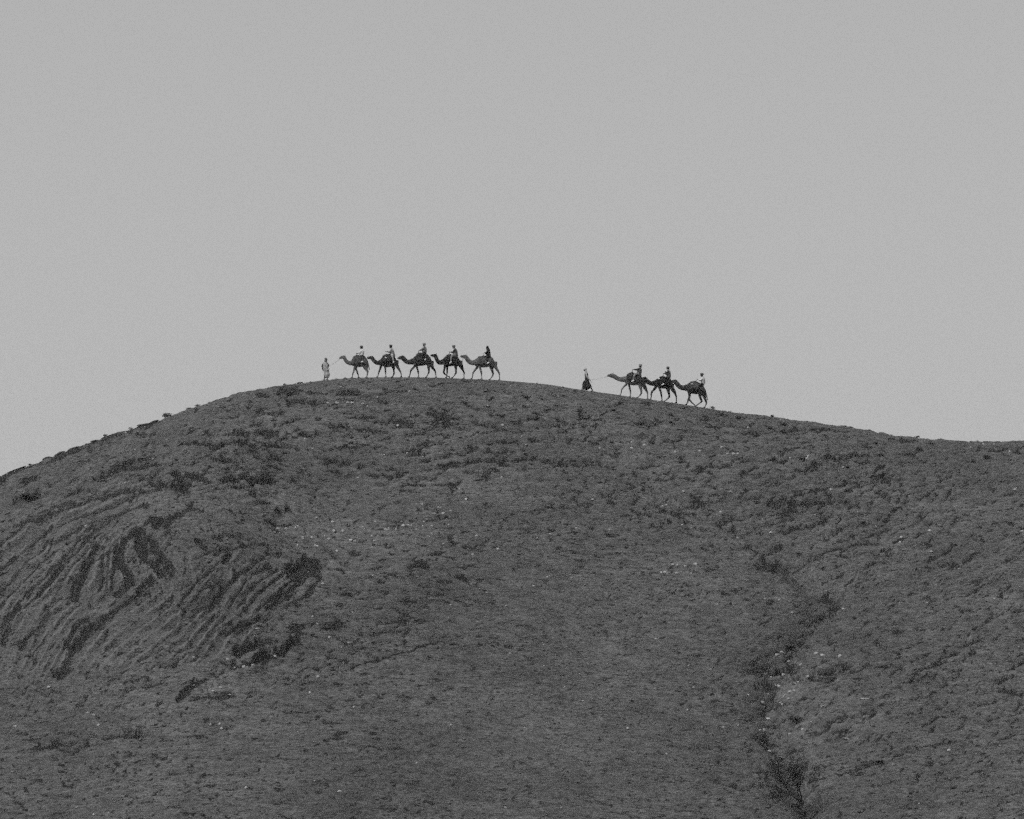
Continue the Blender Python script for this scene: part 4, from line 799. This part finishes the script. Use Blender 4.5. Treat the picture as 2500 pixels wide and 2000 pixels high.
# ------------------------------------------------------------------ shrubs, rocks, the gully tree
M_SHRUB = cloth('dry_thorn_scrub', 0.018, 0.05, 6, 1.0); M_SHRUB2 = cloth('grey_dry_scrub', 0.05, 0.12, 6, 1.0)
M_TWIG = cloth('thorn_bark', 0.03, 0.07, 8, 1.0)
M_LIME = cloth('pale_limestone', 0.34, 0.60, 6, 0.95, 0.01); M_ROCK = cloth('dark_weathered_rock', 0.03, 0.085, 4, 0.95, 0.02)
def leafy(seed, n=330, flat=0.62, spread=1.0):
    """low dome of small pointed leaves and twig ends, unit radius"""
    r = random.Random(seed); vs, fs = [], []
    lobes = [(r.uniform(-.45, .45), r.uniform(-.4, .4), r.uniform(.15, .45), r.uniform(.35, .6)) for _ in range(6)]
    for i in range(n):
        lx, ly, lz, lr = r.choice(lobes)
        th, ph = r.uniform(0, 2 * math.pi), math.acos(r.uniform(-0.35, 1)); rad = lr * r.uniform(.35, 1.08)
        c = Vector((lx + rad * math.sin(ph) * math.cos(th), ly + rad * math.sin(ph) * math.sin(th), max(0.0, (lz + rad * math.cos(ph)) * flat * 1.4)))
        d = Vector((r.gauss(0, 1), r.gauss(0, 1), r.gauss(.5, .8))).normalized(); q = d.orthogonal().normalized()
        l, w_ = r.uniform(.10, .24), r.uniform(.03, .07); k = len(vs)
        vs += [c - q * w_, c + q * w_, c + d * l]; fs.append((k, k + 1, k + 2))
    me = bpy.data.meshes.new('foliage'); me.from_pydata([tuple(v) for v in vs], [], fs); me.update(); return me
def twigs(seed):
    r = random.Random(seed); bm = bmesh.new()
    for i in range(9):
        a = r.uniform(0, 6.28); t = r.uniform(.3, .75); h = r.uniform(.3, .75)
        tube(bm, [(0, 0, -.1, .03), (t * .5 * math.cos(a), t * .5 * math.sin(a), h * .6, .018), (t * math.cos(a), t * math.sin(a), h, .006)], 4)
    return plain(bm)
LEAVES = [leafy(s) for s in range(7)]; TWIGS = [twigs(s) for s in range(3)]
for m_ in LEAVES: m_.materials.append(M_SHRUB)
for m_ in TWIGS: m_.materials.append(M_TWIG)
LEAVES_PALE = [leafy(s, 200) for s in (21, 22)]
for m_ in LEAVES_PALE: m_.materials.append(M_SHRUB2)
def shrub(px, py, wpx, label, group=None, pale=False, hs=1.0, sky=False):
    """py is where the shrub meets the ground"""
    if sky: Y = YR - 0.4; X = float(ray(px, py)[0]) * Y
    else:
        X, Y = [float(v[0]) for v in hit([px], [py])]
    r = wpx / 2 * Y / FPX
    e = bpy.data.objects.new('shrub', None); COL.objects.link(e); e.empty_display_size = .2
    e.location = (X, Y, float(ground_z(X, Y)[0]) - .03); e.rotation_euler = (0, 0, random.uniform(0, 6.28)); e.scale = (r, r, r * hs)
    e['label'] = label; e['category'] = 'shrub'
    if group: e['group'] = group
    for nm, me in (('foliage', random.choice(LEAVES_PALE if pale else LEAVES)), ('stem', random.choice(TWIGS))):
        o = bpy.data.objects.new(nm, me); COL.objects.link(o); o.parent = e
UNIQ = [  # crop, x, y, width px(2500), label, pale, height, on the skyline
 ('A', 1095, 330, 36, "largest dark shrub standing on the left skyline beside broken rock", 0, 1.0, 1),
 ('A', 690, 462, 18, "small dark shrub on the left skyline at the end of a rock slab", 0, 1.0, 1),
 ('A', 860, 405, 20, "grey tufted shrub on the left skyline just below the largest one", 1, 1.1, 1),
 ('A', 200, 638, 16, "lowest shrub on the left skyline above the long rock slab", 0, .9, 1),
 ('A', 1240, 270, 26, "low spreading shrub on the left skyline uphill of the largest one", 0, .7, 1),
 ('A', 1300, 275, 20, "dark shrub on the left skyline touching its low spreading neighbour", 0, .7, 1),
 ('A', 1380, 232, 14, "tiny shrub alone on the smooth stretch of the left skyline", 0, .8, 1),
 ('A', 1870, 112, 14, "small bush on the skyline downhill of the flat rock", 0, .9, 1),
 ('A', 190, 850, 84, "big blurred dark bush on the slope near the left edge of the view", 0, .7, 0),
 ('A', 1720, 190, 28, "rounded shrub below the skyline left of a taller dark one", 0, .7, 0),
 ('A', 1900, 178, 28, "tall dark shrub below the skyline, downhill of the robed walker", 0, 1.1, 0),
 ('A', 1225, 372, 16, "single dark shrub on bare ground under the largest skyline bush", 0, 1.1, 0),
 ('A', 1480, 262, 12, "small round tuft near the crest, left of the rounded shrub", 0, 1.1, 0),
 ('C', 1110, 140, 16, "small dark shrub just under the crest beneath the second and third camels", 0, .9, 0),
 ('C', 1580, 150, 18, "dark shrub below the crest under the last camel of the left caravan", 0, .8, 0),
 ('E', 1222, 182, 22, "pale dry bush on the skyline behind the last camel of the right caravan", 1, 1.0, 1),
 ('E', 1375, 203, 9, "tiny pale sprig on the right skyline beyond the pale dry bush", 1, 1.2, 1),
 ('E', 1745, 262, 14, "spiky dark sprig standing up on the right skyline", 0, 1.5, 1),
 ('E', 1610, 240, 10, "low dark tuft on the right skyline before the spiky sprig", 0, .7, 1),
 ('E', 85, 262, 26, "curved dark shrub on the slope beneath the skirted walker", 0, .9, 0),
 ('E', 600, 320, 32, "broad dark shrub on the slope under the right caravan's second camel", 0, .6, 0),
 ('E', 850, 235, 18, "dark shrub on the slope below the last camel's hind feet", 0, .9, 0),
 ('E', 240, 280, 14, "small round shrub between the curved shrub and the broad one", 0, .8, 0),
 ('F', 1215, 440, 18, "bushy dark shrub on the low right skyline", 0, 1.0, 1),
 ('F', 988, 425, 12, "small shrub on the right skyline where the slope steepens", 0, .9, 1),
 ('F', 1050, 432, 12, "flat little shrub on the right skyline next to the bushy one", 0, .6, 1),
 ('F', 1820, 470, 12, "low tuft on the level skyline near the right edge", 0, .6, 1),
 ('F', 1690, 466, 9, "tiny sprig on the level skyline above the pale outcrop", 0, 1.0, 1),
 ('F', 1340, 492, 24, "squat dark shrub just below the low right skyline", 0, .7, 0),
 ('F', 900, 605, 32, "wide dark bush on the upper right slope below the saddle of the ridge", 0, .8, 0),
 ('F', 1835, 615, 28, "tall dark bush on the slope near the right edge", 0, 1.0, 0),
 ('F', 738, 1190, 24, "black bush in the hollow halfway down the right slope", 0, 1.0, 0),
 ('F', 180, 1450, 18, "dark round bush beside the head of the gully", 0, 1.0, 0),
 ('D', 1065, 596, 26, "dark low shrub at the right end of the long sunken ledge", 0, .6, 0),
 ('G', 335, 815, 14, "lone black tuft on bare ground left of the rocky gully", 0, .8, 0),
 ('G', 375, 1460, 16, "upper of the two black tufts near the bottom edge, left of the gully tree", 0, .8, 0),
 ('G', 265, 1497, 16, "lower of the two black tufts near the bottom edge, left of the gully tree", 0, .8, 0),
 ('G', 1742, 1368, 16, "lone dark tuft low on the right-hand slope", 0, .7, 0),
 ('G', 790, 565, 44, "soft dark bush above the rocky part of the gully", 0, .7, 0),
 ('G', 815, 965, 56, "soft dark bush on the right bank of the gully beneath the big pale stone", 0, .7, 0),
 ('G', 1300, 1235, 44, "faint dark bush on the lower right slope above the long dark band", 0, .7, 0),
]
for c, x, y, wd, lab, pale, hs, sk in UNIQ:
    px, py = cr(c, x, y); shrub(px, py, wd, lab, None, bool(pale), hs, bool(sk))
MANY = [("small dark shrub scattered below the crest between the two caravans", 'C', "1650 150 12 1845 192 16 1940 200 14 1780 270 14 1830 258 18 2045 248 14 1900 300 18 1680 308 18 1905 340 20 1600 255 16 1280 325 26 1365 330 16 1990 280 18 2110 250 10"),
        ("dark shrub in the belt below the right-hand skyline", 'E', "345 205 24 410 135 24 660 145 14 680 182 12 960 182 14 855 310 18 1150 252 20 1300 240 20 1450 260 24 1845 325 28 1845 398 22 1730 345 22 1950 365 26 1600 415 24 400 265 16 1500 455 10 2100 370 18"),
        ("dark bush in the rows across the upper right slope", 'F', "410 410 20 320 680 28 1925 560 20 2090 565 28 1240 520 18 310 450 10 380 450 10 200 615 22 480 620 22 560 615 24 680 610 24 700 670 18 610 705 16 1155 575 22 1720 640 14 1250 620 14 1100 670 12 860 490 20 940 950 18"),
        ("small black tuft on the open slope in the lower middle", 'D', "1442 616 8 1516 566 9 1776 792 10 1332 1168 8 410 260 12 2100 938 8 1065 872 6 1157 870 6 1395 1366 6 930 1358 6 1030 1508 6 330 1630 7 1905 382 7 1700 740 7 2048 632 7 1665 665 7 1120 402 7"),
        ("small dark tuft on the lower left slope", 'B', "1212 440 12 1518 1120 7 1875 1248 8 205 960 9 980 1020 8 665 1300 9 760 1295 7 1115 1296 9 1222 1558 9 400 1450 7 260 1475 8 480 1392 7 30 1510 8 405 1700 9 1470 1440 7 990 1060 7"),
        ("dark tuft on the lower right slope", 'G', "1605 508 12 1440 558 12 1740 930 12 1665 910 10 1690 880 9 1610 925 10 1485 950 12 1805 470 9 1900 330 10 1880 1385 8 1090 1280 12 1480 1410 8 1440 1280 7 475 1466 7 1250 540 7 1530 470 8 2110 350 14 1350 640 14")]
ORD = "first second third fourth fifth sixth seventh eighth ninth tenth eleventh twelfth thirteenth fourteenth fifteenth sixteenth seventeenth eighteenth nineteenth twentieth".split()
ORD += ["twenty-" + o for o in ORD[:9]] + ["thirtieth"] + ["thirty-" + o for o in ORD[:9]]
def nth(i, n): return "leftmost" if i == 0 else "rightmost" if i == n - 1 else ORD[i] + " from the left"
for lab, c, txt in MANY:
    v = [float(t) for t in txt.split()]; it = sorted((v[i], v[i + 1], v[i + 2]) for i in range(0, len(v), 3))
    for i, (x, y, wd) in enumerate(it):
        px, py = cr(c, x, y); shrub(px, py, wd * 1.1, lab + ", " + nth(i, len(it)), lab, False, .8)
# rocks
def rock_mesh(seed, flat=.7, sub=2, rough=.3):
    r = random.Random(seed); bm = bmesh.new(); bmesh.ops.create_icosphere(bm, subdivisions=sub, radius=1)
    cuts = [(Vector((r.gauss(0, 1), r.gauss(0, 1), r.gauss(0, 1))).normalized(), r.uniform(.55, .9)) for _ in range(9)]
    for v in bm.verts:
        for n_, d in cuts:
            e = v.co.dot(n_) - d
            if e > 0: v.co -= n_ * e
        v.co *= 1 + r.uniform(-.05, .05) * rough; v.co.z *= flat
    return plain(bm)
ROCKS = [rock_mesh(s, .6 + .1 * (s % 3), 2 if s < 3 else 1) for s in range(8)]
for m_ in ROCKS: m_.materials.append(M_LIME)
DROCKS = [rock_mesh(40 + s, .6) for s in range(4)]
for m_ in DROCKS: m_.materials.append(M_ROCK)
def rock(px, py, wpx, label, group=None, dark=False, sx_=1.0, sz_=1.0, rz=None, sky=False, tilt=0.0, name='rock', sy_=None):
    if sky: Y = YR - 0.3; X = float(ray(px, py)[0]) * Y
    else: X, Y = [float(v[0]) for v in hit([px], [py])]
    r = wpx / 2 * Y / FPX
    o = bpy.data.objects.new(name, random.choice(DROCKS if dark else ROCKS)); COL.objects.link(o)
    o.location = (X, Y, float(ground_z(X, Y)[0]) + r * .18 * sz_)
    o.rotation_euler = (0, tilt, random.uniform(0, 6.28) if rz is None else rz); o.scale = (r * sx_, r * (sy_ or .8), r * sz_)
    o['label'] = label; o['category'] = 'rock'
    if group: o['group'] = group
PLAB = {'T': "pale broken stone in the rocky stretch of the gully", 'C': "pale stone in the scattered mid-slope band", 'E': "pale stone on the slope beneath the right caravan",
        'F': "pale stone on the upper right slope", 'G': "pale stone in or beside the gully on the right", 'B': "pale stone among the dark ledges on the lower left",
        'D': "pale stone dotting the open slope in the lower middle"}
sets = {}
for c, txt in PALE.items():
    v = [float(t) for t in txt.split()]
    for i in range(0, len(v), 2):
        px, py = cr(c, v[i], v[i + 1]); big = 5.0 if c == 'D' else 9.5
        lab = PLAB[c]
        if c == 'C' and v[i + 1] < 800: lab = "pale stone on the ledges just below the left caravan"
        elif c == 'C' and v[i] > 1380: lab = "pale stone on bare ground right of the scattered band"
        sets.setdefault(lab, []).append((px, py, big))
for lab, it in sets.items():
    it.sort()
    for i, (px, py, big) in enumerate(it): rock(px, py, big * random.uniform(.7, 1.35), lab + ", " + nth(i, len(it)), lab)
SPECIAL = [('G', 820, 745, 17, "long pale slab lying aslant in the rocky gully", 1.0, .35, .5, -.35),
 ('G', 663, 958, 18, "big pointed pale boulder at the left foot of the gully bank", 1.0, .7, 1.0, -.45),
 ('G', 985, 885, 16, "thin pale rock rib on the right bank of the gully, upper one", 1.2, .2, .5, -.35),
 ('G', 1235, 828, 28, "flat pale rock shelf on the right slope above the gully bank", 1.3, .25, .45, -.12),
 ('G', 752, 1170, 26, "pale rock rib at the lower mouth of the gully", 1.2, .25, .4, -.35),
 ('G', 1130, 1075, 24, "thin pale rock rib crossing the lower right slope, right half", 1.2, .2, .4, -.25),
 ('G', 1060, 1097, 22, "thin pale rock rib crossing the lower right slope, left half", 1.2, .2, .4, -.12),
 ('G', 100, 76, 9, "leftmost pale stone of the little row above the open slope", 1.2, .5, .7, -.1),
 ('G', 235, 70, 10, "pale flat stone at the right end of the little row above the open slope", 1.2, .45, .7, -.2),
 ('E', 955, 1190, 8, "small flat pale stone under the dark hollow mid-slope", 1.3, .5, .6, 0),
 ('C', 975, 238, 24, "long pale rock edge sloping down below the left caravan", 1.3, .2, .4, .25),
 ('C', 1000, 340, 14, "rounded grey boulder on the upper slope under the middle of the left caravan", 1.0, .8, .8, 0),
 ('C', 440, 520, 12, "tilted pale slab on the dark ledges of the upper left slope", 1.2, .5, .6, -.5),
 ('C', 1270, 930, 12, "widest pale stone at the right end of the scattered band", 1.2, .5, .8, 0)]
for c, x, y, wd, lab, sx1, sz1, sy1, tl in SPECIAL:
    px, py = cr(c, x, y); rock(px, py, wd, lab, None, False, sx1, sz1, 0.0, False, -tl, 'rock', sy1)
DARKR = [('A', 1972, 86, 15, "flat dark rock perched on the skyline left of the robed walker", 1.1, .45, .12),
 ('A', 75, 712, 30, "long dark rock slab on the skyline at the left edge", 1.1, .22, .47), ('A', 130, 664, 30, "second dark slab of the left skyline, uphill of the edge slab", 1.1, .25, .42),
 ('A', 305, 612, 22, "short rounded slab on the left skyline below the layered outcrop", 1.0, .4, .35), ('A', 390, 575, 26, "lower block of the layered dark outcrop on the left skyline", 1.1, .45, .48),
 ('A', 480, 535, 34, "upper block of the layered dark outcrop on the left skyline", 1.1, .32, .40), ('A', 620, 480, 24, "dark slab on the left skyline just before a small shrub", 1.1, .35, .25),
 ('A', 930, 376, 24, "dark block on the left skyline above the grey tufted shrub", 1.1, .4, .25), ('A', 1010, 352, 26, "dark slab on the left skyline leading up to the largest shrub", 1.1, .3, .38),
 ('A', 1190, 290, 24, "dark stone step on the left skyline right of the largest shrub", 1.1, .3, .42),
 ('F', 640, 345, 12, "small dark rock on the right skyline where the ridge dips", 1.1, .4, -.2), ('F', 590, 336, 10, "dark cobble on the right skyline above the ridge dip", 1.1, .4, -.2),
 ('F', 1925, 468, 12, "dark flat rock on the level skyline at far right", 1.2, .4, 0), ('F', 1600, 470, 12, "thin dark rock on the level skyline left of the tiny sprig", 1.3, .3, -.05),
 ('C', 1500, 1190, 34, "black overhung rock in the middle of the hillside", 1.2, .35, -.12), ('G', 2100, 825, 60, "black slanting rock ledge at the right edge", 1.1, .22, -.3)]
for c, x, y, wd, lab, sx1, sz1, tl in DARKR:
    px, py = cr(c, x, y); rock(px, py + (0), wd * 1.1, lab, None, True, sx1, sz1 * 1.25, 0.0, py < skyline_py(px) + 12, -tl)
rock(820.5, 925, 9.5, "flat dark rock on the crest between the robed walker and the first camel", None, True, 1.1, .45, 0.0, True, -.1)

# the scraggly tree standing in the mouth of the gully
def gully_tree():
    tx, ty = [float(v[0]) for v in hit([1968], [2010])]
    base = Vector((tx, ty, float(ground_z(tx, ty)[0]) - .1))
    e = bpy.data.objects.new('tree', None); COL.objects.link(e); e.location = base; e['label'] = "scraggly thorn tree leaning left at the bottom of the gully"; e['category'] = 'tree'
    r = random.Random(5); bm = bmesh.new(); tips = []
    def grow(p, d, ln, rad, lev):
        pts = [(p.x, p.y, p.z, rad)]; q = p.copy()
        for i in range(4):
            d = (d + Vector((r.gauss(0, .16), r.gauss(0, .16), r.gauss(.02, .12)))).normalized(); q = q + d * ln / 4
            pts.append((q.x, q.y, q.z, rad * (1 - .17 * (i + 1))))
            if lev > 0 and i > 0 and r.random() < .85:
                grow(q, (d + Vector((r.gauss(0, .75), r.gauss(0, .75), r.gauss(.05, .5)))).normalized(), ln * r.uniform(.5, .75), rad * .5, lev - 1)
            if lev <= 1: tips.append(q.copy())
        tube(bm, pts, 5)
    grow(Vector((0, 0, 0)), Vector((-.15, 0, 1)), 1.6, .12, 0)
    top = Vector((-.25, 0, 1.5)); tips.clear()
    for d in ((-.9, 0, .8), (-.5, .3, 1), (-.15, -.2, 1.1), (-.75, -.2, .6), (-1.0, .1, 1.0), (-.35, 0, .9)):
        grow(top, Vector(d).normalized(), r.uniform(1.5, 2.4), .06, 2)
    link('trunk', plain(bm), M_TWIG, e)
    vs, fs = [], []
    for t in tips:
        if r.random() < .12: continue
        for i in range(16):
            c = t + Vector((r.gauss(0, .17), r.gauss(0, .17), r.gauss(0, .15))); d = Vector((r.gauss(0, 1), r.gauss(0, 1), r.gauss(0, 1))).normalized(); q = d.orthogonal().normalized()
            k = len(vs); l = r.uniform(.07, .17); vs += [c - q * .035, c + q * .035, c + d * l]; fs.append((k, k + 1, k + 2))
    me = bpy.data.meshes.new('crown'); me.from_pydata([tuple(v) for v in vs], [], fs); me.update(); link('crown', me, M_SHRUB, e, False)
gully_tree()
# ------------------------------------------------------------------ countless small growth and gravel
def interp_attr(A, X, Y):
    i = np.clip(np.searchsorted(gxs, X) - 1, 0, len(gxs) - 2); j = np.clip(np.searchsorted(gys, Y) - 1, 0, len(gys) - 2); return A[j, i]
def scatter(n, keep):
    out_ = []
    while n > 0:
        X = rng.uniform(-50, 50, n * 4); Y = rng.uniform(228, 299.0, n * 4)
        k = rng.uniform(0, 1, n * 4) < keep(X, Y); out_.append((X[k][:n], Y[k][:n])); n -= int(min(k.sum(), n))
    return np.concatenate([a for a, b in out_]), np.concatenate([b for a, b in out_])
def tuft_field():
    X, Y = scatter(5000, lambda X, Y: 0.05 + 0.95 * np.clip(interp_attr(DK, X, Y), 0, 1)**1.2)
    Z = ground_z(X, Y); n = len(X); B = 5
    h = rng.uniform(.03, .09, n) * (0.8 + 0.5 * interp_attr(DK, X, Y)); az = rng.uniform(0, 2 * np.pi, (n, B)); lean = rng.uniform(.8, 2.4, (n, B)); w_ = rng.uniform(.02, .05, (n, B))
    cx = X[:, None] + rng.normal(0, .05, (n, B)); cy = Y[:, None] + rng.normal(0, .05, (n, B)); cz = np.repeat(Z[:, None], B, 1) - .02
    dx, dy = np.cos(az), np.sin(az)
    v0 = np.stack([cx - dy * w_, cy + dx * w_, cz], -1); v1 = np.stack([cx + dy * w_, cy - dx * w_, cz], -1)
    v2 = np.stack([cx + dx * lean * h[:, None], cy + dy * lean * h[:, None], cz + h[:, None] * rng.uniform(.6, 1.2, (n, B))], -1)
    V = np.stack([v0, v1, v2], 2).reshape(-1, 3)
    return tri_mesh('scrub_tufts', V)
def tri_mesh(name, V, F=None):
    me = bpy.data.meshes.new(name); me.vertices.add(len(V)); me.vertices.foreach_set('co', V.astype(np.float32).ravel())
    F = np.arange(len(V)).reshape(-1, 3) if F is None else F
    me.loops.add(F.size); me.loops.foreach_set('vertex_index', F.ravel().astype(np.int32)); me.polygons.add(len(F))
    me.polygons.foreach_set('loop_start', (np.arange(len(F)) * 3).astype(np.int32)); me.update(calc_edges=True); return me
link('scrub_tufts', tuft_field(), M_SHRUB, None, False, kind='stuff', label="dry thorny tufts rooted along the dark ledges of the hillside", category='scrub')
def gravel(n, lo, hi, keep):
    X, Y = scatter(n, keep); Z = ground_z(X, Y)
    o8 = np.array([(1,0,0),(0,1,0),(-1,0,0),(0,-1,0),(0,0,.8),(0,0,-.8)], float)
    f8 = np.array([(0,1,4),(1,2,4),(2,3,4),(3,0,4),(1,0,5),(2,1,5),(3,2,5),(0,3,5)])
    r = lo + (hi - lo) * rng.uniform(0, 1, n)**3; a = rng.uniform(0, 6.28, n)
    P = o8[None] * (1 + rng.uniform(-.35, .35, (n, 6, 1))) * r[:, None, None]; P[..., 0] *= rng.uniform(.8, 1.7, (n, 1))
    c, s_ = np.cos(a)[:, None], np.sin(a)[:, None]
    V = np.stack([P[..., 0] * c - P[..., 1] * s_ + X[:, None], P[..., 0] * s_ + P[..., 1] * c + Y[:, None], P[..., 2] + Z[:, None] + r[:, None] * .15], -1).reshape(-1, 3)
    F = (f8[None] + (np.arange(n) * 6)[:, None, None]).reshape(-1, 3)
    return tri_mesh('g', V, F)
M_GRAV = cloth('hillside_gravel', 0.06, 0.22, 1.7, 1.0)
link('gravel', gravel(34000, .03, .13, lambda X, Y: 0.35 + 0.65 * (fbm(X / 5, Y / 4, 201, 3) > 0)), M_GRAV, None, False, kind='stuff', label="loose grey gravel strewn over the whole hillside", category='gravel')
link('stone_chips', gravel(450, .04, .15, lambda X, Y: 0.05 + 0.95 * (np.abs(project(X, Y, base_height(X, Y))[1] - 1302) < 34) * (np.abs(project(X, Y, base_height(X, Y))[0] - 890) < 210)), M_LIME, None, False, kind='stuff', label="small white stone chips sprinkled across the slope", category='gravel')

# ------------------------------------------------------------------ thin volume added so that its render noise gives grain
def grain_haze():
    bm = bmesh.new(); bmesh.ops.create_cube(bm, size=1.0)
    for v in bm.verts: v.co = Vector((v.co.x * 2100, v.co.y * 1900 + 680, -44.5 + (v.co.z + .5) * (HAZE_TOP + 44.5)))
    me = bpy.data.meshes.new('grain_haze'); bm.to_mesh(me); bm.free(); o = bpy.data.objects.new('grain_haze', me); COL.objects.link(o); o['kind'] = 'stuff'
    m = bpy.data.materials.new('grain_volume'); m.use_nodes = True; t = m.node_tree; t.nodes.clear()
    v = t.nodes.new('ShaderNodeVolumePrincipled'); v.inputs['Color'].default_value = (.9, .9, .9, 1); v.inputs['Density'].default_value = HAZE_D
    q = t.nodes.new('ShaderNodeOutputMaterial'); t.links.new(v.outputs[0], q.inputs['Volume']); me.materials.append(m)
HAZE_TOP, HAZE_D = 36.0, 0.00018
grain_haze()
